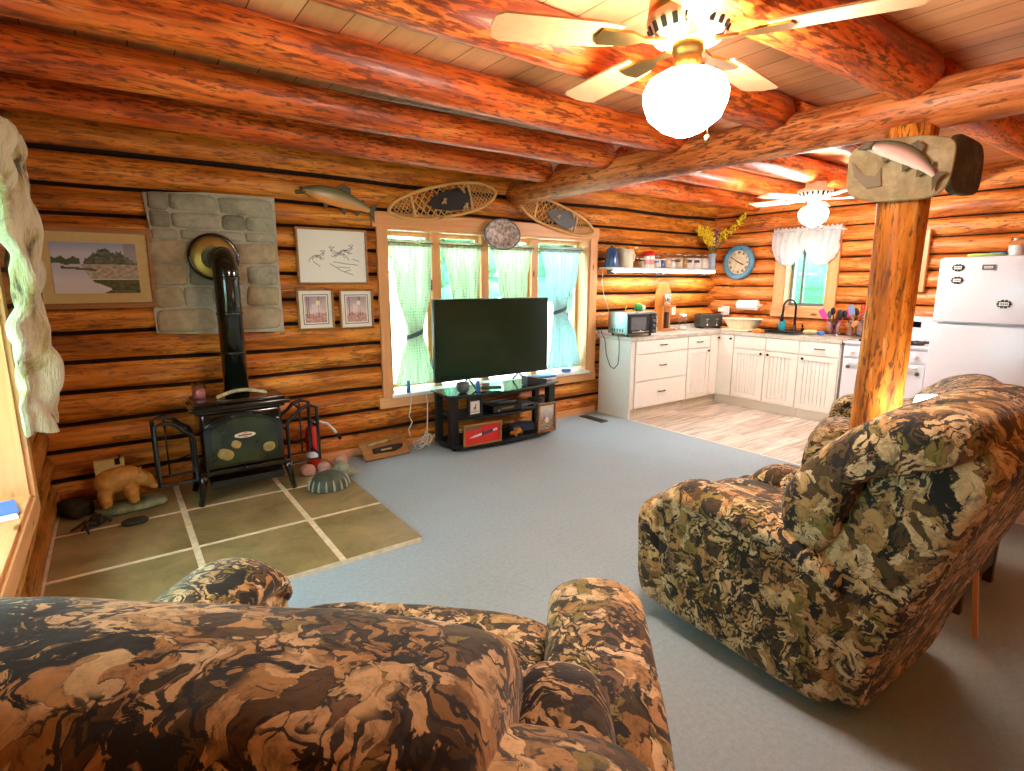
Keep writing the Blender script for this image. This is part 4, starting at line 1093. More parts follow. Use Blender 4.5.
mb.box((0, 0, -.135), (.40, .52, .015)); mb.box((0, 0, -.06), (.37, .015, .12), .004)
obj('basin', mb, mat('dark composite', '2c2c2a', .35), t)
mb = MB()
for (cx_, cy_, sx_, sy_) in ((-.20, 0, .03, .55), (.20, 0, .03, .55), (0, -.265, .42, .03), (0, .265, .42, .03)): mb.box((cx_, cy_, .004), (sx_, sy_, .012), .003)
obj('rim', mb, mat('dark composite rim', '3a3834', .35), t)
t = thing('faucet', 'dark gooseneck faucet behind the sink', 'faucet', (6.745, 3.45, CT + .001))
mb = MB(); mb.lathe([(0, 0), (.024, 0), (.024, .015), (.018, .03), (.016, .12), (0, .12)], seg=14); mb.tube([(0, 0, .05), (0, 0, .30)] + [(-.09 * (1 - math.cos(a)), .03 * (1 - math.cos(a)), .30 + .09 * math.sin(a)) for a in [PI / 10 * k for k in range(1, 10)]] + [(-.18, .06, .26), (-.185, .062, .20)], .012, 10); obj('spout', mb, mat('bronze metal', '3a322c', .3, .8), t)
mb = MB(); mb.tube([(-.185, .062, .22), (-.186, .062, .13)], [.016, .019], 10); obj('spray_head', mb, M['knob'], t)
mb = MB(); mb.lathe([(0, 0), (.02, 0), (.02, .05), (0, .055)], (0, -.10, 0), 12); mb.tube([(0, -.10, .05), (-.05, -.12, .09)], [.008, .012], 8); obj('lever', mb, M['knob'], t)

# toaster oven
t = thing('toaster_oven', 'steel countertop oven with a dark door at the near end of the worktop', 'toaster oven', (4.815, 4.33, CT + .001), R(-6))
mb = MB(); mb.box((0, 0, .145), (.42, .33, .245), .012); obj('case', mb, M['steel'], t)
mb = MB(); mb.box((-.045, -.172, .14), (.31, .014, .215), .004); d = obj('door', mb, M['black'], t)
mb = MB(); mb.box((-.06, -.181, .145), (.22, .004, .14)); obj('window', mb, mat('smoked oven glass', '5c6064', .1, coat=.5), d)
mb = MB(); mb.tube([(-.17, -.20, .055), (.07, -.20, .055)], .009, 8); mb.box((-.15, -.19, .055), (.012, .02, .012)); mb.box((.05, -.19, .055), (.012, .02, .012)); obj('handle', mb, M['chrome'], d)
mb = MB(); mb.box((.16, -.172, .14), (.095, .014, .225), .004); p = obj('control_panel', mb, M['plastic'], t)
for z in (.05, .11, .17): 
    mb = MB(); mb.lathe([(.02, 0), (.018, -.018), (0, -.02)], (.16, -.179, z), 14, axis='y'); obj('dial', mb, M['greyplastic'], p)
mb = MB(); mb.box((.16, -.181, .22), (.06, .004, .025)); obj('display', mb, M['darkglass'], p)
mb = MB()
for k in range(5):
    mb.box((-.2105, -.09 + .045 * k, .065), (.004, .018, .035), .001)
obj('vent_slot', mb, M['black'], t)
for sx in (-.17, .17):
    for sy in (-.12, .12): mb = MB(); mb.lathe([(.015, 0), (.015, .025)], (sx, sy, 0), 10); obj('foot', mb, M['plastic'], t)
mb = MB(); mb.tube([(4.572, 4.575, .98), (4.567, 4.56, .95), (4.562, 4.50, .88), (4.555, 4.46, .70), (4.56, 4.40, .58), (4.56, 4.34, .56), (4.56, 4.28, .62), (4.56, 4.27, .75), (4.565, 4.28, .88), (4.57, 4.31, .95)], .005, 6)
tag(obj('power_cord', mb, M['plastic']), 'black power cord looping down the side of the end cabinet', 'cord')
mb = MB(); mb.tube([(4.60, 4.60, 1.66), (4.59, 4.60, 1.52), (4.62, 4.60, 1.40), (4.69, 4.60, 1.26), (4.72, 4.60, 1.18)], .004, 6); tag(obj('white_cord', mb, M['wax']), 'thin white cord running from the wall shelf down behind the countertop oven', 'cord')
# things on top of / behind the toaster oven
mb = MB(); mb.tube([(0, 0, 0), (.04, .02, .0), (.08, -.02, .008)], .006, 6); mb.tube([(-.02, .0, .004), (.0, .01, .03), (.02, .02, .055)], .006, 6); tag(obj('yellow_clip', mb, mat('yellow plastic', 'f0c820', .5)), 'yellow plastic strip on top of the countertop oven', 'clip', loc=(4.82, 4.42, CT + .275))
mb = MB(); mb.cushion((0, 0, .045), (.09, .09, .09), .8, 16, 10); mb.cushion((.06, -.01, .035), (.07, .07, .07), .8, 14, 8, mi=1); tag(obj('salt_shaker', mb, [M['green'], M['paper']]), 'green and white shaker pair on top of the countertop oven', 'shaker', loc=(4.97, 4.38, CT + .268))

# countertop jars and blocks
def jar(label, loc, r, h, fill, fm, lid='dark', group=None, name='glass_jar', lidm=None, lab=None):
    t = thing(name, label, 'jar', loc, 0, group)
    mb = MB(); mb.lathe([(0, .002), (r * .96, .002), (r, .015), (r, h * .78), (r * .78, h * .88), (r * .78, h * .92)], seg=20); obj('glass', mb, M['jar'], t)
    if fm:
        mb = MB(); mb.lathe([(0, .006), (r * .9, .006), (r * .93, .015), (r * .93, h * fill), (0, h * fill)], seg=18); obj('contents', mb, fm, t)
    mb = MB(); mb.lathe([(r * .82, h * .88), (r * .84, h), (0, h)], seg=18); obj('lid', mb, lidm or M['chrome'], t)
    if lab:
        mb = MB(); mb.grid(lambda i, j: Vector(((r * 1.015) * math.sin(R(lab[1]) + (i / 8 - .5) * 1.0), -(r * 1.015) * math.cos(R(lab[1]) + (i / 8 - .5) * 1.0), h * .40 + j * h * .18)), 9, 2); obj('label', mb, lab[0], t)
    return t
M['flour'] = mat('flour', 'e6ddd0', .9); M['oats'] = mat('oats', 'cdb490', .9, var=.3); M['sugar'] = mat('brown sugar', 'a88458', .9, var=.2); M['white2'] = mat('sugar', 'eceae6', .9)
jar('glass jar beside the countertop oven', (5.30, 4.42, CT + .001), .055, .20, .3, M['oats'], group=None)
jar('glass jar right of the wooden utensil board', (5.86, 4.42, CT + .001), .055, .20, .25, M['white2'], lidm=M['paper'])
t = thing('utensil_board', 'tall wooden rack with steel cups against the log wall', 'rack', (5.62, 4.54, CT + .001))
mb = MB(); mb.prism([(-.13, 0), (.15, 0), (.13, .50)] + [(.0 + .11 * math.cos(a), .50 + .10 * math.sin(a)) for a in [PI / 8 * k for k in range(9)]] + [(-.13, .45)], lambda u, v, w: Vector((u, w, v)), (0, .03)); mb.box((0, -.05, .30), (.24, .10, .02), .004); mb.box((0, -.05, .01), (.26, .10, .02), .004); mb.box((-.11, -.045, .16), (.02, .09, .30), .003)
obj('back_board', mb, M['honey'], t)
mb = MB(); mb.lathe([(0, 0), (.045, 0), (.048, .13), (.04, .135), (0, .135)], (0, -.05, .31), 16); obj('steel_cup', mb, M['chrome'], t)
mb = MB(); mb.lathe([(0, 0), (.03, 0), (.03, .20), (0, .20)], (.01, -.05, .03), 14); obj('dark_bottle', mb, mat('dark spice tin', '4a3a30', .3), t)
t = thing('toaster', 'small dark toaster on the worktop in the back corner', 'toaster', (6.42, 4.44, CT + .001), R(-25))
mb = MB(); mb.box((0, 0, .10), (.32, .20, .17), .03, seg=4); obj('body', mb, mat('charcoal toaster', '3c403c', .3, coat=.3), t)
for x in (-.07, .07):
    mb = MB(); mb.box((x, 0, .186), (.11, .12, .006)); obj('slot', mb, M['black'], t)
    mb = MB(); mb.box((x, -.103, .12), (.05, .01, .012), .003); mb.box((x, -.101, .08), (.006, .004, .09)); obj('lever', mb, M['chrome'], t)
    mb = MB(); mb.lathe([(.016, 0), (.014, -.014), (0, -.016)], (x, -.10, .045), 12, axis='y'); obj('dial', mb, M['chrome'], t)
for x in (-.12, .12): mb = MB(); mb.box((x, 0, .008), (.03, .16, .016), .002); obj('foot', mb, M['black'], t)
# outlets
def outlet(loc, rotz, label, plug=False, w=.075):
    t = thing('wall_outlet', label, 'outlet', loc, rotz)
    mb = MB(); mb.box((0, -.006, 0), (w, .012, .12), .004); obj('cover_plate', mb, M['white'], t)
    for x in ([0] if w < .1 else [-.035, .035]):
        for z in (-.028, .028):
            mb = MB(); mb.lathe([(.016, 0), (.016, -.004), (0, -.004)], (x, -.011, z), 12, axis='y'); obj('socket', mb, M['cream'], t)
    if plug: mb = MB(); mb.box((-.05, -.035, .01), (.06, .05, .05), .01); obj('plug', mb, M['white'], t)
outlet((5.93, YB - .03, 1.17), 0, 'white outlet on the back log wall above the right glass jar')
outlet((XR - .03, 4.42, 1.15), -PI / 2, 'white double outlet with a plug below the paper towel roll', True, .12)
# shallow dish and tray at the corner of the counter
t = thing('dish_basket', 'cream oblong basket bowl near the corner of the worktop', 'bowl', (6.47, 3.97, CT + .022), R(8))
def obl(rx, ry, z): return [(rx, ry, z)]
mb = MB(); lv = [(.09, .16, .0), (.12, .20, .06), (.14, .235, .115), (.155, .25, .12), (.15, .245, .125), (.13, .22, .115), (.10, .18, .02), (.0, .0, .015)]
mb.grid(lambda i, j: Vector((lv[j][0] * math.copysign(abs(math.cos(2 * PI * i / 36)) ** .7, math.cos(2 * PI * i / 36)), lv[j][1] * math.copysign(abs(math.sin(2 * PI * i / 36)) ** .7, math.sin(2 * PI * i / 36)), lv[j][2])), 36, 8, cu=True); mb.box((0, 0, .004), (.16, .28, .008))
obj('bowl', mb, mat('speckled cream', 'e8d8b8', .5, var=.15), t)
for k in range(9):
    mb = MB(); y = -.16 + .04 * k; mb.tube([(-.05, y, .02), (-.03, y, .09), (.03, y, .09), (.05, y, .02)], .004, 6); obj('wire', mb, M['chrome'], t)
mb = MB(); mb.box((0, 0, .01), (.34, .36, .018), .008, seg=3); tag(obj('tray', mb, mat('cream tray', 'e9dcb4', .5)), 'flat cream tray under the cream basket bowl', 'tray', loc=(6.44, 3.97, CT + .001), rotz=R(4))
t = thing('paper_towel', 'white paper towel roll on a holder on the log wall', 'paper towel', (XR - .09, 4.06, 1.235))
mb = MB(); mb.lathe([(0, -.135), (.062, -.135), (.065, -.13), (.065, .13), (.062, .135), (0, .135)], axis='y', seg=24); obj('roll', mb, M['paper'], t)
for s in (-1, 1): mb = MB(); mb.box((.04, s * .145, 0), (.10, .012, .03), .004); mb.lathe([(.02, -.01), (.02, .01)], (0, s * .145, 0), 10, axis='y'); obj('bracket', mb, M['white'], t)
t = thing('soap_bottle', 'blue dish soap bottle beside the sink', 'soap bottle', (6.735, 3.60, CT + .001))
mb = MB(); mb.lathe([(0, 0), (.038, 0), (.04, .01), (.04, .12), (.015, .15), (0, .15)], seg=16); obj('bottle', mb, M['soap'], t)
mb = MB(); mb.lathe([(.014, .15), (.014, .175), (.006, .18), (.006, .21), (0, .21)], seg=10); mb.box((-.02, 0, .21), (.05, .014, .012), .003); obj('pump', mb, M['white'], t)
mb = MB(); mb.box((0, 0, .022), (.07, .12, .042), .012, seg=3); tag(obj('sponge', mb, M['orange']), 'orange sponge at the front edge of the sink', 'sponge', loc=(6.245, 3.62, CT + .001))
mb = MB(); mb.cushion((0, 0, .03), (.10, .16, .06), .8, 16, 10, amp=.02, fr=20); mb.cushion((.03, -.10, .025), (.07, .08, .05), .8, 12, 8, mi=1); tag(obj('dish_cloth', mb, [mat('yellow grey cloth', 'b8b080', .9), M['bluepack']]), 'crumpled yellow and blue dish cloth right of the faucet', 'cloth', loc=(6.52, 3.14, CT + .001))
def crock(loc, label, tools, r=.07):
    t = thing('utensil_jar', label, 'utensil jar', loc)
    mb = MB(); mb.lathe([(0, .004), (r * .9, .004), (r, .02), (r * 1.02, .17), (r * .97, .17), (r * .94, .025), (0, .012)], seg=8, smooth=False); obj('jar', mb, M['jar'], t)
    for k, (kind, m, dx, dy, L) in enumerate(tools):
        mb = MB(); p0 = Vector((-dx * .3, -dy * .3, .02)); p1 = Vector((dx, dy, L))
        mb.tube([p0, p1], [.006, .007], 6)
        d = (p1 - p0).normalized()
        if kind == 'spoon': mb.cushion(p1 + d * .035, (.055, .02, .085), .9, 12, 8, rot=(0, math.atan2(d.x, d.z), PI / 2))
        elif kind == 'spatula': mb.box(p1 + d * .05, (.012, .065, .11), .005, rot=(-math.atan2(d.y, d.z), 0, 0))
        else: mb.cushion(p1 + d * .03, (.04, .05, .09), .6, 12, 8)
        obj('utensil', mb, m, t)
crock((6.62, 2.94, CT + .001), 'glass jar of dark and magenta utensils nearer the sink', [('spoon', M['plastic'], .0, .02, .24), ('spatula', M['pinkpl'], -.02, .09, .20), ('spatula', M['pinkpl'], .02, -.10, .22), ('ladle', M['plastic'], .03, -.03, .22), ('spoon', M['greyplastic'], .01, .05, .20), ('spoon', M['plastic'], -.03, -.06, .21)])
crock((6.62, 2.72, CT + .001), 'glass jar of utensils right beside the range', [('spatula', M['greypl2'], .0, .04, .25), ('ladle', M['red'], .02, -.05, .28), ('spoon', M['plastic'], .0, .10, .22), ('spoon', M['honey'], -.05, -.02, .12), ('spoon', M['plastic'], .03, .01, .24), ('spatula', M['greyplastic'], -.01, -.09, .23)], .075)

# shelf with lights, and what stands on it
SH = 1.695
t = thing('wall_shelf', 'long white wall shelf above the counter with light strips below', 'shelf', (0, 0, 0))
mb = MB(); mb.box((5.56, 4.545, SH - .011), (1.96, .20, .022), .003); obj('board', mb, M['white'], t)
for x in (4.72, 5.56, 6.40):
    mb = MB(); mb.box((x, 4.58, SH - .05), (.03, .12, .055), .004); obj('bracket', mb, M['greyplastic'], t)
LED = emis('under shelf light', 'fbfaff', 34)
for k in range(4):
    xa = 4.64 + .48 * k
    mb = MB(); mb.box((xa + .22, 4.475, SH - .034), (.44, .035, .02), .004); o = obj('light_strip', mb, M['white'], t)
    mb = MB(); mb.box((xa + .22, 4.475, SH - .047), (.43, .03, .008), .002); mb.box((xa + .22, 4.4555, SH - .036), (.43, .004, .018), .001); obj('diffuser', mb, LED, o)
g = 'jars and pots on the white wall shelf'
t = thing('coffee_pot', 'blue enamel coffee pot at the left end of the wall shelf', 'coffee pot', (4.66, 4.53, SH + .001), R(65))
mb = MB(); mb.lathe([(0, 0), (.085, 0), (.087, .01), (.058, .19), (.055, .20), (.03, .215), (.008, .22), (.012, .235), (0, .24)], seg=24); obj('body', mb, M['bluee'], t)
mb = MB(); mb.tube([(-.055, 0, .10), (-.08, -.01, .13), (-.10, -.015, .18)], [.022, .016, .010], 10); obj('spout', mb, M['bluee'], t)
mb = MB(); mb.tube([(.06, 0, .18), (.10, 0, .17), (.105, 0, .10), (.075, 0, .05)], .008, 8); obj('handle', mb, M['bluee'], t)
t = thing('pitcher', 'cream pitcher with a loop handle beside the blue coffee pot', 'pitcher', (4.89, 4.53, SH + .001))
mb = MB(); mb.lathe([(0, 0), (.085, 0), (.09, .01), (.085, .12), (.088, .20), (.085, .20), (.08, .12), (.08, .01), (0, .006)], seg=26)
for v_ in mb.bm.verts:
    if v_.co.z > .18 and v_.co.x < -.06: v_.co.x -= .035; v_.co.z += .015
obj('body', mb, mat('cream glazed pitcher', 'dcdcc0', .3, coat=.4), t)
mb = MB(); mb.tube([(.085, 0, .17), (.13, 0, .18), (.15, 0, .14), (.14, 0, .08), (.085, 0, .05)], .011, 8); obj('handle', mb, M['cream'], t)
# packs of jars, left to right
its = [(5.105, 'glass', .045, .24, M['jar'], 'tall glass bottle just right of the cream pitcher'), (5.172, 'jar', .027, .11, M['oats'], 'short spice jar in front of the tall bottle'),
       (5.245, 'red', .04, .19, M['red'], 'red topped can, first of two on the shelf'), (5.332, 'red', .042, .20, M['red'], 'red topped can next to the small label jar'),
       (5.44, 'jar', .055, .155, M['flour'], 'squat jar with a blue label on the shelf'), (5.55, 'jar', .035, .11, M['bluepack'], 'small blue topped jar on the shelf'),
       (5.63, 'jar', .055, .19, M['oats'], 'tall lidded jar of oats on the shelf'), (5.735, 'jar', .04, .12, M['flour'], 'short white jar between two taller jars')]
for x, k, r, h, m, lb in its:
    if k == 'red':
        t = thing('food_can', lb, 'can', (x, 4.53, SH + .001), 0, None)
        mb = MB(); mb.lathe([(0, 0), (r, 0), (r, h * .72), (0, h * .72)], seg=18); obj('can', mb, M['paper'], t)
        mb = MB(); mb.lathe([(r * 1.02, h * .72), (r * 1.02, h), (0, h)], seg=18); obj('lid', mb, m, t)
        mb = MB(); mb.lathe([(r * 1.01, h * .2), (r * 1.01, h * .5)], seg=18); obj('label', mb, mat('faded red label', 'd89c94', .6), t)
    elif k == 'glass':
        t = thing('glass_bottle', lb, 'bottle', (x, 4.57, SH + .001))
        mb = MB(); mb.lathe([(0, .003), (r, .003), (r, h * .55), (r * .4, h * .72), (r * .4, h * .95)], seg=18); obj('glass', mb, M['jar'], t)
        mb = MB(); mb.lathe([(r * .46, h * .93), (r * .46, h), (0, h)], seg=12); obj('stopper', mb, M['paper'], t)
    else: jar(lb, (x, 4.53, SH + .001), r, h, .7, m, lidm=M['chrome'] if h > .13 else M['paper'], lab=(M['bluepack'], -50) if 'blue label' in lb else None)
LB = mat('dark canister label', '4a4444', .7)
for x, m, lb in ((5.84, M['oats'], 'tan filled canister with a dark label, leftmost of the three big ones'), (5.965, M['sugar'], 'slim brown filled jar among the big canisters'), (6.07, M['flour'], 'white filled canister with a dark label, middle of the three big ones'), (6.225, M['white2'], 'white filled canister with a dark label beside the plain jar'), (6.38, M['flour'], 'plain white filled jar beside the flower pitcher')):
    jar(lb, (x, 4.53, SH + .001), .066 if 'slim' not in lb else .045, .19 if 'slim' not in lb else .17, .72, m, lab=(LB, -52) if 'label' in lb and 'slim' not in lb else None, name='canister')
t = thing('flower_vase', 'pale blue pitcher of yellow and purple dried flowers on the shelf corner', 'vase', (6.53, 4.52, SH + .001))
mb = MB(); mb.lathe([(0, 0), (.045, 0), (.05, .02), (.052, .08), (.04, .13), (.06, .20), (.055, .20), (.035, .13), (.045, .05), (0, .01)], seg=22); obj('vase', mb, M['paleblue'], t)
random.seed(3)
for k in range(20):
    sp = random.uniform(-.36, .40); up = random.uniform(.26, .34) + .20 * abs(sp) / .4 * (1.3 if sp > 0 else .6)
    col = 'purple' if abs(sp) < .10 else 'yellowflower'
    dx, dy = min(sp, .21), -max(0, sp - .16) * 1.3 - random.uniform(0, .06)
    p = [Vector((0, 0, .12)), Vector((dx * .35, dy * .4, .12 + up * .55)), Vector((dx * .8, dy * .8, .12 + up * .88)), Vector((dx, dy, .12 + up))]
    mb = MB(); mb.tube(p, .003, 5)
    s_ = obj('stem', mb, M['stem'], t)
    mb = MB()
    for q in range(30):
        f = .32 + .67 * random.random(); i0 = min(2, int(f * 3)); pt = p[i0].lerp(p[i0 + 1], f * 3 - i0)
        mb.cushion(pt + Vector((random.gauss(0, .018), random.gauss(0, .016), random.gauss(0, .018))), [random.uniform(.016, .03)] * 3, 1, 6, 4)
    obj('blossom', mb, M[col], s_)
# round clock
t = thing('wall_clock', 'round wall clock with a weathered blue rim beside the kitchen window', 'clock', (XR - .012, 4.28, 1.785))
mb = MB(); mb.lathe([(.155, -.01), (.165, -.045), (.19, -.055), (.215, -.045), (.225, -.02), (.225, 0), (0, 0)], axis='x', seg=48); obj('rim', mb, M['clockblue'], t)
mb = MB(); mb.lathe([(0, -.012), (.162, -.012)], axis='x', seg=40); obj('dial', mb, mat('aged cream dial', 'd8c4a0', .7, var=.15), t)
mb = MB(); BK = M['black']
def ck(r, a, w, l, da=0):                           # bar on the dial, standing radially
    y, z = -r * math.sin(a), r * math.cos(a)
    mb.box((-.0145, -y * -1, z), (.003, w, l), rot=(a * 1.0 + da, 0, 0))
rom = ['XII', 'I', 'II', 'III', 'IIII', 'V', 'VI', 'VII', 'VIII', 'IX', 'X', 'XI']
for hI, txt in enumerate(rom):
    base = -2 * PI * hI / 12; wd = {'I': .009, 'V': .017, 'X': .017}
    tot = sum(wd[c_] for c_ in txt); u = -tot / 2
    for c_ in txt:
        u += wd[c_] / 2; off = u / .128
        aa = base + off
        y, z = -.128 * math.sin(aa), .128 * math.cos(aa)
        yy, zz = .128 * math.sin(aa), .128 * math.cos(aa)
        for da in ({'I': [0], 'V': [.22, -.22], 'X': [.4, -.4]}[c_]):
            sh = (.004 if da > 0 else -.004) if c_ == 'V' else 0
            mb.box((-.0145, -yy + sh * 0, zz), (.003, .0045, .03), rot=(aa + da, 0, 0))
        u += wd[c_] / 2
obj('numerals', mb, BK, t)
for nm, a, l, w_ in (('hour_hand', R(115), .08, .012), ('minute_hand', R(-60), .12, .008)):
    mb = MB(); mb.box((-.019, -math.sin(a) * l / 2, math.cos(a) * l / 2), (.003, w_, l), .001, rot=(a, 0, 0)); obj(nm, mb, BK, t)

# kitchen window
y0, y1, z0, z1 = KW
w = MB(); w.box((XR - .01, (y0 + y1) / 2, z0 - .055), (.035, y1 - y0 + .26, .12), .006); w.box((XR - .01, (y0 + y1) / 2, z1 + .05), (.035, y1 - y0 + .26, .10), .006)
k2 = struct('window_2', w, M['pine_y'], 'kitchen window in a pine casing above the sink')
w = MB()
for y in (y0 - .055, y1 + .055): w.box((XR - .011, y, (z0 + z1) / 2), (.036, .12, z1 - z0), .006)
obj('side_casing', w, M['pine_z'], k2)
w = MB()
for y in (y0 + .008, y1 - .008): w.box((XR + .12, y, (z0 + z1) / 2), (.25, .02, z1 - z0), .002)
for z in (z0 + .008, z1 - .008): w.box((XR + .12, (y0 + y1) / 2, z), (.25, y1 - y0 - .03, .02), .002)
obj('jamb', w, M['pine_z'], k2)
w = MB()
for s in (-1, 1):
    w.box((XR + .15, (y0 + y1) / 2 + s * ((y1 - y0) / 2 - .03), (z0 + z1) / 2), (.04, .035, z1 - z0 - .04), .004); w.box((XR + .15, (y0 + y1) / 2, (z0 + z1) / 2 + s * ((z1 - z0) / 2 - .035)), (.04, y1 - y0 - .06, .04), .004)
w.box((XR + .15, y1 - .16, (z0 + z1) / 2), (.04, .03, z1 - z0 - .08), .004)
sh_ = obj('sash', w, mat('grey green sash', '6c7a72', .5), k2)
g = MB(); g.box((XR + .155, (y0 + y1) / 2, (z0 + z1) / 2), (.006, y1 - y0 - .08, z1 - z0 - .09)); obj('pane', g, M['pane'], sh_)
# valance
t = thing('valance', 'white toile balloon valance over the kitchen window', 'valance', (XR - .06, 3.40, 2.10))
def val(i, j):
    u = i / 72; v = j / 20
    lobe = abs(math.sin(u * 2 * PI)) ** .7
    dz = -(.20 + .20 * lobe) * v - .0
    y = .40 - .80 * u
    x = -.02 - .05 * math.sin(PI * min(1, v * 1.0)) * (.5 + .6 * lobe) + (.024 * math.sin(u * 62 + 2 * noise.noise(Vector((u * 6, v * 3, 8)))) + .012 * math.sin(u * 131)) * (1 - .45 * v) + .012 * noise.noise(Vector((u * 8, v * 5, 2)))
    return Vector((x, y, .02 + dz))
mb = MB(); mb.grid(val, 73, 21); o = obj('cloth', mb, M['valance'], t); o.modifiers.new('thick', 'SOLIDIFY').thickness = .004
mb = MB(); mb.grid(lambda i, j: Vector((-.022 + .012 * math.sin(i * 2.1), .40 - .80 * i / 80, .015 + .025 * j + .006 * math.sin(i * 1.3) * j)), 81, 3); o = obj('heading', mb, M['valance'], t); o.modifiers.new('thick', 'SOLIDIFY').thickness = .004
mb = MB(); mb.tube([(-.01, .43, .015), (-.01, -.43, .015)], .008, 8); obj('rod', mb, M['white'], t)
for s in (-1, 1):
    mb = MB(); mb.box((.02, s * .42, .015), (.07, .012, .02), .002); obj('bracket', mb, M['white'], t)

# wall cabinet edge beside the range
t = thing('wall_picture', 'narrow pine framed board on the kitchen wall behind the post', 'picture', (XR - .012, 2.25, 1.74), -PI / 2)
mb = MB(); frame_ring(mb, .08, .54, .04, -.05, 0); obj('frame', mb, M['pine_z'], t)
mb = MB(); mb.box((0, -.012, 0), (.08, .012, .54)); obj('panel', mb, mat('pale print', 'd8c8ac', .7, var=.15), t)

# range
t = thing('range', 'white freestanding gas range mostly hidden behind the log post', 'range', (6.22, 2.26, 0))
mb = MB(); mb.box((.27, 0, .45), (.54, .75, .90), .008); obj('body', mb, M['appliance'], t)
mb = MB(); mb.box((.25, 0, .912), (.56, .76, .024), .006); obj('cooktop', mb, M['appliance'], t)
mb = MB(); mb.box((.51, 0, 1.05), (.06, .76, .26), .012); bp = obj('backguard', mb, M['appliance'], t)
mb = MB(); mb.box((.478, -.05, 1.10), (.006, .16, .06), .002); obj('clock_display', mb, M['darkglass'], bp)
for y in (-.27, .22): mb = MB(); mb.lathe([(.018, 0), (.016, -.02), (0, -.022)], (.48, y, 1.08), 12, axis='x'); obj('knob', mb, M['greyplastic'], bp)
for y in (-.19, .19):
    for x in (.13, .37):
        mb = MB(); 
        for k in range(4): mb.box((x, y, .935), (.20, .012, .012), .002, rot=(0, 0, PI / 4 * k))
        mb.lathe([(.10, .925), (.10, .935), (.09, .935), (.09, .925)], (x, y, 0), 20); obj('grate', mb, M['iron'], t)
mb = MB(); mb.box((-.012, 0, .48), (.024, .73, .52), .008); d = obj('oven_door', mb, M['appliance'], t)
mb = MB(); mb.tube([(-.02, -.30, .71), (-.05, -.29, .71), (-.05, .29, .71), (-.02, .30, .71)], .011, 8); obj('handle', mb, M['white'], d)
mb = MB(); mb.box((-.01, 0, .12), (.02, .73, .16), .008); obj('storage_drawer', mb, M['appliance'], t)
mb = MB(); mb.box((-.008, 0, .82), (.016, .74, .11), .004); cp = obj('control_panel', mb, M['appliance'], t)
for k in range(5): mb = MB(); mb.lathe([(.022, 0), (.02, -.026), (0, -.028)], (-.016, -.28 + .14 * k, .825), 14, axis='x'); obj('knob', mb, M['white'], cp)
for y in (-.345, .345): mb = MB(); mb.lathe([(.02, 0), (.018, -.012), (0, -.014)], (-.024, y * .9, .66), 12, axis='x'); obj('door_stud', mb, M['greyplastic'], d)

# refrigerator
t = thing('refrigerator', 'white top freezer refrigerator with magnets on its door', 'refrigerator', (6.22, 1.48, 0))
mb = MB(); mb.box((.28, 0, .88), (.54, .80, 1.74), .01); obj('cabinet', mb, M['appliance'], t)
mb = MB(); mb.box((-.025, 0, 1.455), (.06, .80, .57), .014, seg=3); fd = obj('freezer_door', mb, M['appliance'], t)
mb = MB(); mb.box((-.025, 0, .62), (.06, .80, 1.06), .014, seg=3); rd = obj('refrigerator_door', mb, M['appliance'], t)
mb = MB(); mb.box((-.048, -.02, 1.177), (.03, .68, .012), .004); obj('handle', mb, mat('grey handle recess', 'b4b0b8', .4), fd)
mb = MB(); mb.box((.0, 0, .045), (.06, .76, .09), .004); obj('kick_grille', mb, M['greyplastic'], t)
def magnet(loc, w_, h_, label, plain=False):
    T = thing('fridge_magnet', label, 'magnet', loc, -PI / 2, 'small plaques on the freezer door')
    mb = MB()
    if plain: mb.box((0, -.004, 0), (w_, .006, h_), .002)
    else:
        mb.box((0, -.004, 0), (w_ * .8, .006, h_ * .62), .002); 
        for k in range(10):
            a = 2 * PI * k / 10; mb.cushion((w_ * .42 * math.cos(a), -.004, h_ * .38 * math.sin(a)), (.022, .008, .018), 1, 8, 6)
    obj('plaque', mb, M['black'] if not plain else M['greyplastic'], T)
    def txt(u, v):
        c = (.88, .88, .86)
        if abs(v - .5) < .16 and .12 < u < .88 and int(u * 17) % 3 != 0: c = (.3, .3, .3)
        return c
    picture('lettering', w_ * .66, h_ * .42, 34, 10, txt, T, -.0085)
magnet((6.163, 1.74, 1.655), .085, .065, 'black edged plaque magnet, upper of the two at the hinge corner')
magnet((6.163, 1.735, 1.545), .085, .065, 'black edged plaque magnet, lower of the two at the hinge corner')
magnet((6.163, 1.525, 1.655), .09, .045, 'plain grey plaque magnet at the top middle of the freezer', True)
magnet((6.163, 1.385, 1.345), .10, .075, 'black edged plaque magnet low on the freezer door')
mb = MB(); mb.cushion((0, 0, .018), (.16, .28, .035), .7, 20, 8, amp=.015, fr=14); mb.cushion((0, -.08, .028), (.12, .14, .03), .7, 14, 8, mi=1)
tag(obj('folded_cloth', mb, [mat('lime cloth', 'a8c860', .9), M['bluepack']]), 'lime and blue folded cloth on top of the refrigerator', 'cloth', loc=(6.44, 1.62, 1.75))
jar('glass jar on top of the refrigerator', (6.45, 1.42, 1.75), .065, .16, .6, M['paper'])

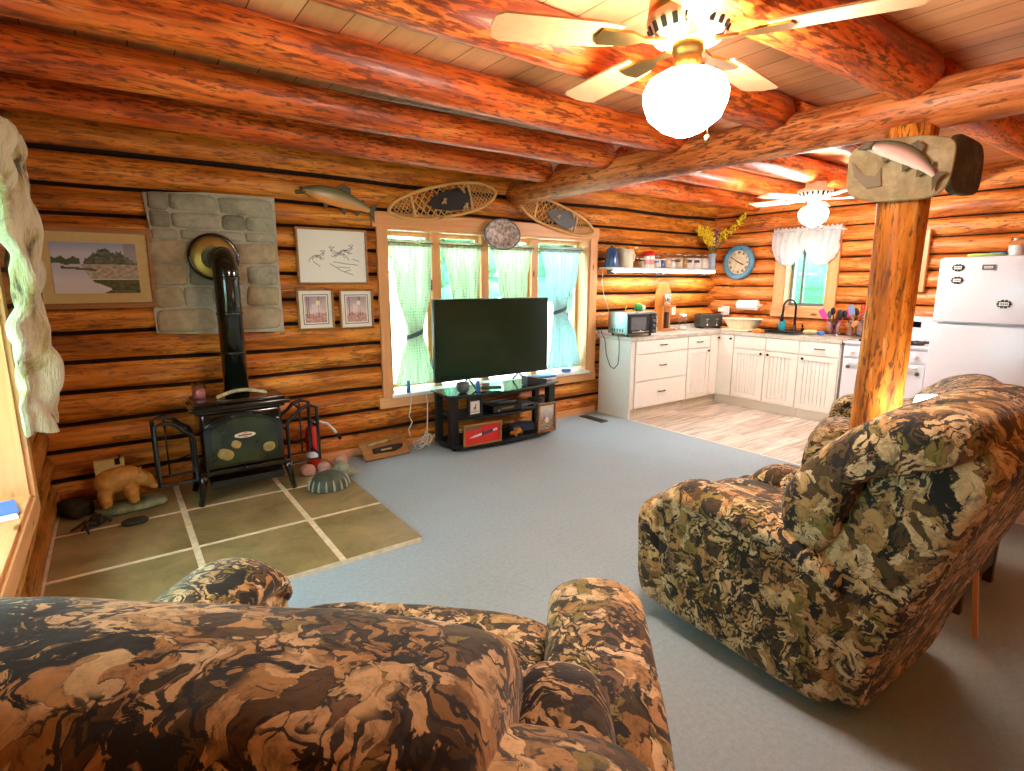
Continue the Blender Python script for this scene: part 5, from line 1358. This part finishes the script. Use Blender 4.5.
# ------------------------------------------------------------------ rock plaques with fish on the post
def plaque(name, label, loc, rotz, w, h, seed, with_fish):
    t = thing(name, label, 'fish mount', loc, rotz)
    pts = []
    for k in range(40):
        a = 2 * PI * k / 40; c, s = math.cos(a), math.sin(a)
        q = 1 + .07 * noise.noise(Vector((c * 1.5 + seed, s * 1.5, seed)))
        pts.append((math.copysign(abs(c) ** .55, c) * w / 2 * q, math.copysign(abs(s) ** .6, s) * h / 2 * q))
    mb = MB(); f0 = 0
    lay = [[mb.bm.verts.new((u * k, y, v * k)) for u, v in pts] for k, y in ((.96, 0), (1, -.008), (1, -.03), (.97, -.038))]
    for A, B in zip(lay, lay[1:]):
        for k in range(40): mb.bm.faces.new((A[k], A[(k + 1) % 40], B[(k + 1) % 40], B[k]))
    mb.bm.faces.new(lay[0][::-1]); mb.bm.faces.new(lay[-1])
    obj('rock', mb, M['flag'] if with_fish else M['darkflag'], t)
    if with_fish:
        e = fish('', '', None, w * .86, -R(31), fish_mat('rainbow trout skin', '5a5c44', 'd8a8a0', 'ece4d8'), mat('olive fin', '6a6048', .5), bend=.14, parent=t)
        for ch in t.children:
            if ch.name.startswith(('body', 'fin', 'jaw')): ch.location = (.0, -.03, .02)
        mb = MB(); mb.prism([(-.21, .05), (-.15, -.02), (-.10, -.03), (-.08, .01), (-.07, -.08), (-.13, -.085), (-.19, -.02)], lambda u, v, w_: Vector((u, w_, v)), (-.038, -.05)); obj('driftwood', mb, mat('grey driftwood', '8a7c68', .8), t)
    return t
plaque('fish_mount', 'mounted rainbow trout on a tan rock slab high on the log post', (3.285, 1.23, 2.085), R(-66), .45, .30, 3, True)
plaque('fish_mount', 'dark rock slab on the side of the log post behind the trout plaque', (3.74, 1.115, 2.13), R(0), .48, .29, 9, False)

# ------------------------------------------------------------------ ceiling fans
def fan(loc, label, angs, rad, globe_r, glow, zb, ztop, warm):
    """loc is the globe centre height reference: z=0 at ceiling mount"""
    t = thing('ceiling_fan', label, 'ceiling fan', loc)
    top = ztop - loc[2]
    mb = MB(); mb.lathe([(0, top), (.085, top), (.085, top - .03), (.10, top - .06), (.14, top - .08), (.145, zb + .085 - .0), (.12, zb + .06), (0, zb + .06)], seg=32); obj('motor_housing', mb, warm[0], t)
    mb = MB(); mb.lathe([(.146, zb + .085), (.148, zb + .07), (.118, zb + .012), (.06, zb + .0), (0, zb + .0)], seg=32); vr = obj('vent_ring', mb, warm[1], t)
    for k in range(20):
        a = 2 * PI * k / 20; mb = MB()
        mb.box((.134 * math.cos(a), .134 * math.sin(a), zb + .041), (.010, .018, .036), .003, rot=(0, .48, a)); obj('vent_slot', mb, M['iron'], vr)
    mb = MB(); mb.lathe([(.055, zb), (.055, zb - .03), (.05, zb - .035), (.05, zb - .085), (.062, zb - .09), (.064, zb - .115), (.04, zb - .12)], seg=24); obj('light_fitter', mb, warm[0], t)
    g = globe_r
    mb = MB(); mb.lathe([(.35 * g, .62 * g), (.62 * g, .60 * g), (.88 * g, .45 * g), (1.0 * g, .2 * g), (.98 * g, -.05 * g), (.85 * g, -.38 * g), (.5 * g, -.66 * g), (.22 * g, -.78 * g), (0, -.8 * g)], seg=32); obj('globe', mb, glow, t)
    mb = MB(); mb.tube([(.06, -.03, zb - .1), (.075, -.05, -.45 * g), (.075, -.05, -.85 * g)], .003, 5); mb.lathe([(0, 0), (.01, .004), (.01, .026), (0, .03)], (.075, -.05, -.95 * g), 8); obj('pull_chain', mb, M['brass'], t)
    for a in angs:
        ca, sa = math.cos(R(a)), math.sin(R(a))
        def X(u, v, w): 
            w2 = w + v * .13
            return Vector((u * ca - v * sa, u * sa + v * ca, zb + .01 + w2))
        mb = MB()
        q = [(.26, -.06), (.34, -.072), (.60, -.078), (rad - .04, -.08), (rad - .01, -.06), (rad, 0), (rad - .01, .06), (rad - .04, .08), (.60, .078), (.34, .072), (.26, .06)]
        mb.prism(q, X, (-.004, .004)); b = obj('blade', mb, warm[2], t)
        mb = MB(); mb.prism([(.09, -.02), (.17, -.012), (.22, -.04), (.33, -.045), (.345, 0), (.33, .045), (.22, .04), (.17, .012), (.09, .02)], X, (-.012, -.004)); obj('blade_arm', mb, warm[3], b)
    return t
GLOW = emis('lit globe', 'ffeada', 60); GLOW2 = emis('lit kitchen globe', 'fff7f0', 110)
fan((1.77, 1.38, 2.175), 'large brass ceiling fan with a lit globe, nearest in the room', [154, 82, 10, -62, -134], .71, .15, GLOW, .19, ZC, (M['brass'], mat('aged cream enamel', 'b8a484', .5), M['fanwood'], M['brass']))
fan((5.35, 2.66, 2.135), 'small pale ceiling fan with a lit globe over the kitchen floor', [20, 92, 164, 236, 308], .56, .125, GLOW2, .14, 2.425, (M['white'], M['white'], M['fanwhite'], M['white']))

# ------------------------------------------------------------------ recliners
def recliner(label, loc, rotz, W, sc=1.0, name='recliner', bk=1.0, pw=None, armz=1.0, po=0, arm2=1.0, front=False):
    """bk scales the height of the back above the arms; pw: half width of the head roll when side wings flank it"""
    t = thing(name, label, 'recliner', loc, rotz, None)
    t.scale = (sc, sc, sc)
    HZ = lambda pr: [(y, z if z < .575 else .575 + (z - .575) * bk) for y, z in pr]
    cm = M['camo']; aw = .23
    sx = W / 2
    # padded sides carrying the arms: a profile in YZ puffed across X
    prof = [(-.33, .05), (0, .05), (.40, .06), (.475, .10), (.51, .26), (.50, .42), (.475, .56), (.42, .645), (.32, .70), (.12, .712), (-.08, .695), (-.26, .645), (-.40, .56), (-.41, .48), (-.35, .25)]
    # resample smoothly
    def closed_curve(pr, nn):
        m = len(pr); out = []
        for k in range(nn):
            s = k * m / nn; i = int(s); f = s - i
            p0, p1, p2, p3 = [pr[(i + q) % m] for q in (-1, 0, 1, 2)]
            out.append(tuple(.5 * ((2 * p1[d]) + (-p0[d] + p2[d]) * f + (2 * p0[d] - 5 * p1[d] + 4 * p2[d] - p3[d]) * f * f + (-p0[d] + 3 * p1[d] - 3 * p2[d] + p3[d]) * f ** 3) for d in (0, 1)))
        return out
    prof = [(y, z * armz) for y, z in prof]; cc = closed_curve(prof, 60); cy_, cz_ = .02, .36
    def slab(xc, half, cu, cyz, seedv, nl=9, ex=.5, amp=.010, rnd=.10):
        mb = MB()
        def P(i, j):
            v = -1 + 2 * j / (nl - 1); k = (1 - abs(v) ** 3.2) ** ex if abs(v) < 1 else 0
            y, z = cu[i]; k = .82 + .18 * k if abs(v) < 1 else .80
            yy, zz = cyz[0] + (y - cyz[0]) * k, cyz[1] + (z - cyz[1]) * k
            xx = xc + half * math.copysign(abs(v) ** .75, v)
            w = noise.noise(Vector((xx * 4 + seedv, yy * 6, zz * 6))) * amp + noise.noise(Vector((xx * 14 + seedv, yy * 9, zz * 9))) * amp * .7
            return Vector((xx, yy + (y - cyz[0]) * w * 2, zz + (z - cyz[1]) * w * 2))
        V = mb.grid(P, len(cu), nl, cu=True)
        for j, s in ((0, 1), (nl - 1, -1)):             # puffed side caps
            ring = [V[i][j] for i in range(len(cu))]; prev = ring
            for kk, off in ((.7, .012), (.35, .018)):
                nr = []
                for q in ring:
                    p = q.co; yy, zz = cyz[0] + (p.y - cyz[0]) * kk, cyz[1] + (p.z - cyz[1]) * kk
                    nr.append(mb.bm.verts.new((p.x - s * (off + .010 * noise.noise(Vector((yy * 7 + seedv, zz * 7, s)))), yy, zz)))
                for i in range(len(ring)): mb.bm.faces.new((prev[i], prev[(i + 1) % len(ring)], nr[(i + 1) % len(ring)], nr[i])).smooth = True
                prev = nr
            mb.bm.faces.new(prev).smooth = True
        return mb
    for s in (-1, 1):
        az = arm2 if s > 0 else 1.0
        a = obj('arm', slab(s * (sx - aw / 2), aw / 2 - .012, [(y, z * az) for y, z in cc], (cy_, cz_), s * 3 + W), cm, t, subsurf=1)
        if front:
            mb = MB(); mb.cushion((s * (sx - aw / 2), .475, .31 * az), (aw + .01, .15, .50 * az), .55, 22, 16, rot=(-.06, 0, 0), amp=.012, fr=8); obj('front_panel', mb, cm, a, subsurf=1)
        mb = MB()                                       # soft pad along the top of the arm
        V = mb.grid(lambda i, j: (lambda ph, y: Vector((s * (sx - aw / 2) + (aw / 2 + .012) * math.cos(ph) * (1 - .25 * max(0, (y - .30) / .2) ** 2), y, .665 * armz * az - .16 * max(0, (y - .30) / .20) ** 2 - .10 * max(0, (-.05 - y) / .3) ** 1.5 + .07 * math.sin(ph) + .006 * noise.noise(Vector((ph * 2, y * 9, s))))))(2 * PI * j / 18, -.36 + .84 * i / 20), 21, 18, cv=True)
        mb.bm.faces.new(V[0][::-1]); mb.bm.faces.new(V[-1])
        o = obj('arm_pad', mb, cm, a, subsurf=1)
    mb = MB(); mb.cushion((0, .07, .43), (W - 2 * aw + .06, .90, .26), .35, 36, 20, amp=.012, fr=7); obj('seat_cushion', mb, cm, t)
    mb = MB(); mb.cushion((0, .46, .27), (W - 2 * aw + .03, .12, .34), .4, 30, 16, amp=.012, fr=8); obj('footrest', mb, cm, t)
    mb = MB(); mb.box((0, .02, .12), (W - .16, .58, .14), .02); obj('base_frame', mb, M['black'], t)
    # reclining back: shell profile in YZ extruded across, leaning backwards
    sh = [(-.34, .04), (-.26, .20), (-.20, .45), (-.25, .70), (-.36, .96), (-.50, 1.08), (-.64, 1.10), (-.70, 1.02), (-.64, .80), (-.54, .50), (-.45, .20), (-.41, .04), (-.38, .035)]
    sh = HZ(sh); cs = closed_curve(sh, 48)
    obj('back_shell', slab(0, W / 2 - .045, cs, (-.45, .6), 5 + W, nl=13, ex=.35, amp=.010), cm, t, subsurf=1)
    # overstuffed head roll that wraps the top and both sides of the back
    mb = MB()
    roll = [(-.12, .60), (-.085, .74), (-.135, .89), (-.235, 1.02), (-.36, 1.135), (-.49, 1.185), (-.60, 1.165), (-.655, 1.09), (-.60, 1.03), (-.46, 1.00), (-.37, .92), (-.33, .80), (-.30, .66), (-.22, .575)]
    obj('head_pillow', slab(po, pw or W / 2 - .015, closed_curve(HZ(roll), 56), (-.30, HZ([(0, .90)])[0][1]), 9 + W, nl=25, ex=.6, amp=.026), cm, t, subsurf=1)
    mb = MB(); mb.cushion((0, -.14, .62), (W - 2 * aw + .12, .24, .34), .45, 34, 18, rot=(-.2, 0, 0), amp=.02, fr=7); obj('lumbar_pillow', mb, cm, t)
    if pw:
        for s in (-1, 1):
            mb = MB(); mb.cushion((po + s * (pw + .075), -.34, .70), (.19, .34, .50), .62, 26, 18, rot=(.12, 0, 0), amp=.02, fr=7); obj('back_wing', mb, cm, t, subsurf=1)
    return t
RA = recliner('camouflage recliner in the foreground, seen from behind its wide back', (.365, 1.06, 0), -R(42), 1.26, bk=.89, pw=.425, po=-.065, armz=1.03)
RB = recliner('camouflage recliner on the carpet in front of the log post, seen from its side', (2.315, 1.055, 0), R(-1), .92, armz=.93, bk=.97, arm2=.90, front=True)
RC = recliner('camouflage recliner mostly hidden beyond the log post', (4.27, 1.45, 0), R(18), 1.46, .90, bk=.70)

# table with the lamp behind the post
t = thing('side_table', 'dark wooden side table behind the recliner beside the post', 'side table', (3.31, .85, 0))
mb = MB(); mb.box((0, 0, .415), (.52, .40, .03), .006); obj('top', mb, mat('reddish table top', '7a4a38', .4), t)
mb = MB(); mb.box((0, 0, .25), (.50, .36, .30), .006); obj('cabinet', mb, M['darkwood'], t)
for sx in (-1, 1):
    for sy in (-1, 1): mb = MB(); mb.box((sx * .24, sy * .165, .20), (.04, .04, .40), .004); obj('leg', mb, M['darkwood'], t)
t = thing('table_lamp', 'lit table lamp with a white shade on the side table', 'lamp', (3.30, .92, .43))
mb = MB(); mb.lathe([(0, 0), (.08, 0), (.085, .015), (.03, .03), (.05, .12), (.055, .18), (.02, .27), (.012, .36), (0, .36)], seg=22); obj('base', mb, M['brass'], t)
mb = MB(); mb.lathe([(.16, .30), (.105, .53), (.10, .53), (.155, .30)], seg=30); obj('shade', mb, emis('lit lamp shade', 'fff0d8', 6), t)
mb = MB(); mb.lathe([(0, .36), (.03, .38), (.035, .42), (0, .46)], seg=14); obj('bulb', mb, emis('lamp bulb', 'ffc890', 60), t)
mb = MB(); mb.box((0, 0, 0), (.022, .02, .46), .004); o = tag(obj('wooden_stick', mb, M['pine_z']), 'thin pale wooden stick leaning on the back of the side recliner', 'stick', loc=(2.93, .60, .235)); o.rotation_euler = (R(-9), R(12), 0)

# ------------------------------------------------------------------ left window, and the hide
y0, y1, z0, z1 = LW
w = MB(); w.box((XL + .01, (y0 + y1) / 2, z0 - .05), (.04, y1 - y0 + .2, .10), .006); w.box((XL + .01, (y0 + y1) / 2, z1 + .05), (.04, y1 - y0 + .2, .10), .006)
lw = struct('window_3', w, M['pine_y'], 'deep pine framed window in the left wall')
w = MB()
for y in (y0 - .045, y1 + .045): w.box((XL + .011, y, (z0 + z1) / 2), (.041, .09, z1 - z0), .006)
obj('side_casing', w, M['pine_z'], lw)
w = MB()
for y in (y0 + .008, y1 - .008): w.box((XL - .15, y, (z0 + z1) / 2), (.32, .02, z1 - z0), .002)
w.box((XL - .15, (y0 + y1) / 2, z1 - .01), (.32, y1 - y0 - .03, .02), .002); obj('jamb', w, M['pine_z'], lw)
w = MB(); w.box((XL - .15, (y0 + y1) / 2, z0 + .008), (.33, y1 - y0 - .01, .024), .004); obj('sill', w, M['pine_y'], lw)
w = MB()
for y in (y0 + .03, y0 + .82, y0 + 1.62, y1 - .03): w.box((XL - .29, y, (z0 + z1) / 2), (.04, .05, z1 - z0 - .04), .004)
for z in (z0 + .045, z1 - .045): w.box((XL - .29, (y0 + y1) / 2, z), (.04, y1 - y0 - .06, .05), .004)
s_ = obj('sash', w, M['pine_z'], lw)
g = MB(); g.box((XL - .295, (y0 + y1) / 2, (z0 + z1) / 2), (.006, y1 - y0 - .08, z1 - z0 - .1)); obj('pane', g, M['pane'], s_)
mb = MB(); mb.box((0, 0, .006), (.20, .28, .010), .002); mb.box((.02, .02, .013), (.18, .20, .004), mi=1); tag(obj('newspaper', mb, [M['paper'], M['bluepack']]), 'folded white and blue papers on the left window sill', 'papers', loc=(XL - .12, 3.18, z0 + .02), rotz=.2)
mb = MB(); mb.cushion((0, 0, .05), (.09, .09, .11), .8, 16, 10); tag(obj('mug', mb, M['white']), 'white rounded cup on the left window sill behind the papers', 'cup', loc=(XL - .13, 3.02, z0 + .026))
# hide hanging beside the window
t = thing('animal_hide', 'cream and brown hide hanging on the left wall by the corner', 'hide', (XL + .045, 3.40, 2.16))
def hide(i, j):
    u = i / 30; v = j / 60
    w_ = .34 * (1 - .45 * v) * (1 + .25 * noise.noise(Vector((v * 7, 3, 0))))
    y = -.10 + (u - .5) * 2 * w_ + .07 * noise.noise(Vector((v * 4, u * 2, 1))) + .12 * v
    z = -1.33 * v + .06 * noise.noise(Vector((u * 5, v * 5, 4)))
    x = .03 + .08 * abs(noise.noise(Vector((u * 3.3, v * 3.2, 7)))) + .03 * noise.noise(Vector((u * 9, v * 14, 2))) + .035 * math.sin(u * 14 + v * 4) + .05 * (1 - v) * math.sin(PI * u)
    return Vector((max(.0, x), y, z))
mb = MB(); mb.grid(hide, 31, 61); o = obj('pelt', mb, M['fur'], t, subsurf=1); o.modifiers.new('thick', 'SOLIDIFY').thickness = .03
for (dy, dz, s1_, s2_, s3_) in ((.16, -.02, .15, .20, .22), (.20, -.28, .13, .22, .16), (.24, -.55, .14, .20, .30)):
    mb = MB(); mb.cushion((.06, dy, dz), (s1_, s2_, s3_), .9, 20, 14, amp=.05, fr=9); obj('fold', mb, M['fur'], t)

# ------------------------------------------------------------------ outside
mb = MB(); mb.grid(lambda i, j: Vector((-30 + 70 * i / 20, 5.2 + 40 * j / 20, -.5 + .02 * j + .1 * nz(i, j, .4))), 21, 21)
struct('ground', mb, mat('pale gravel yard', 'cfd0c4', .95, var=.1), 'pale yard outside the big window')
mb = MB(); mb.grid(lambda i, j: Vector((-14 + 12.8 * i / 20, -10 + 15 * j / 20, -.5 + .1 * nz(i, j, .4))), 21, 21)
struct('ground', mb, mat('grass at the left', '7a9a6a', .95, var=.2), 'grass outside the left window')
mb = MB(); mb.grid(lambda i, j: Vector((7.3 + 30 * i / 20, -12 + 17 * j / 20, -.5 + .1 * nz(i, j, .4))), 21, 21)
struct('ground', mb, mat('grass outside', '7a9a6a', .95, var=.2), 'grass outside the kitchen window')
LEAF = mat('summer foliage', '4c8a5c', .8, var=.35)
def tree(x, y, h, r, lb):
    t = thing('tree', lb, 'tree', (x, y, -.5), 0, 'trees outside the windows')
    mb = MB(); mb.tube([(0, 0, 0), (.05, 0, h * .4), (0, .05, h * .7)], [.18, .13, .06], 8); obj('trunk', mb, M['darkstuff'], t)
    mb = MB()
    for k in range(90):
        a = random.uniform(0, 2 * PI); q = random.random() ** .5; z = h * random.uniform(.24, 1)
        rr = r * (1 - abs(z / h - .6) * 1.2) * q
        mb.cushion((rr * math.cos(a), rr * math.sin(a), z), [random.uniform(.5, 1.0)] * 3, .9, 8, 6, amp=.25, fr=3)
    obj('foliage', mb, LEAF, t)
for i, (x, y, h, r) in enumerate(((5.2, 16, 5.5, 1.9), (9.6, 16.4, 6, 2.0), (14.0, 16, 5.6, 1.9), (18.4, 17, 6, 2.0))): tree(x, y, h, r, 'leafy green tree beyond the yard')
for i, (x, y, h, r) in enumerate(((-4.6, 1.2, 5.5, 1.5), (-4.4, 5.0, 6, 1.5))): tree(x, y, h, r, 'unseen leafy tree added outside the left window to block the sky')  # unseen trees, added to cut sky light on the sill and hide
for i, (x, y, h, r) in enumerate(((11.6, 5.6, 4.6, 1.3), (16.2, 8.2, 7, 2.0))): tree(x, y, h, r, 'leafy green tree outside the kitchen window')

# ------------------------------------------------------------------ light
W_ = bpy.data.worlds.new('sky'); SC.world = W_; W_.use_nodes = True
nt = W_.node_tree; bg = nt.nodes['Background']; bg.inputs[0].default_value = (.60, .86, 1.0, 1); bg.inputs[1].default_value = 7.5
sun = bpy.data.lights.new('sun', 'SUN'); sun.energy = 8; sun.angle = R(2); sun.color = (1, .96, .88)
so = bpy.data.objects.new('sun', sun); COL.objects.link(so); so.rotation_euler = Euler((R(36), R(14), 0))

# ------------------------------------------------------------------ camera
cam = bpy.data.cameras.new('camera'); co = bpy.data.objects.new('camera', cam); COL.objects.link(co)
cam.sensor_fit = 'HORIZONTAL'; cam.sensor_width = 36; cam.lens = 36 * 550 / 1024; cam.clip_start = .02
PITCH, YAW = R(10.66), R(35.8)
co.location = (0, 0, 1.53); co.rotation_euler = (PI / 2 - PITCH, 0, -YAW)
SC.camera = co
vs = SC.view_settings
SC.display_settings.display_device = 'sRGB'
vs.view_transform = 'Standard'; vs.look = 'None'; vs.gamma = 1; vs.use_curve_mapping = False
vs.exposure = 1.08
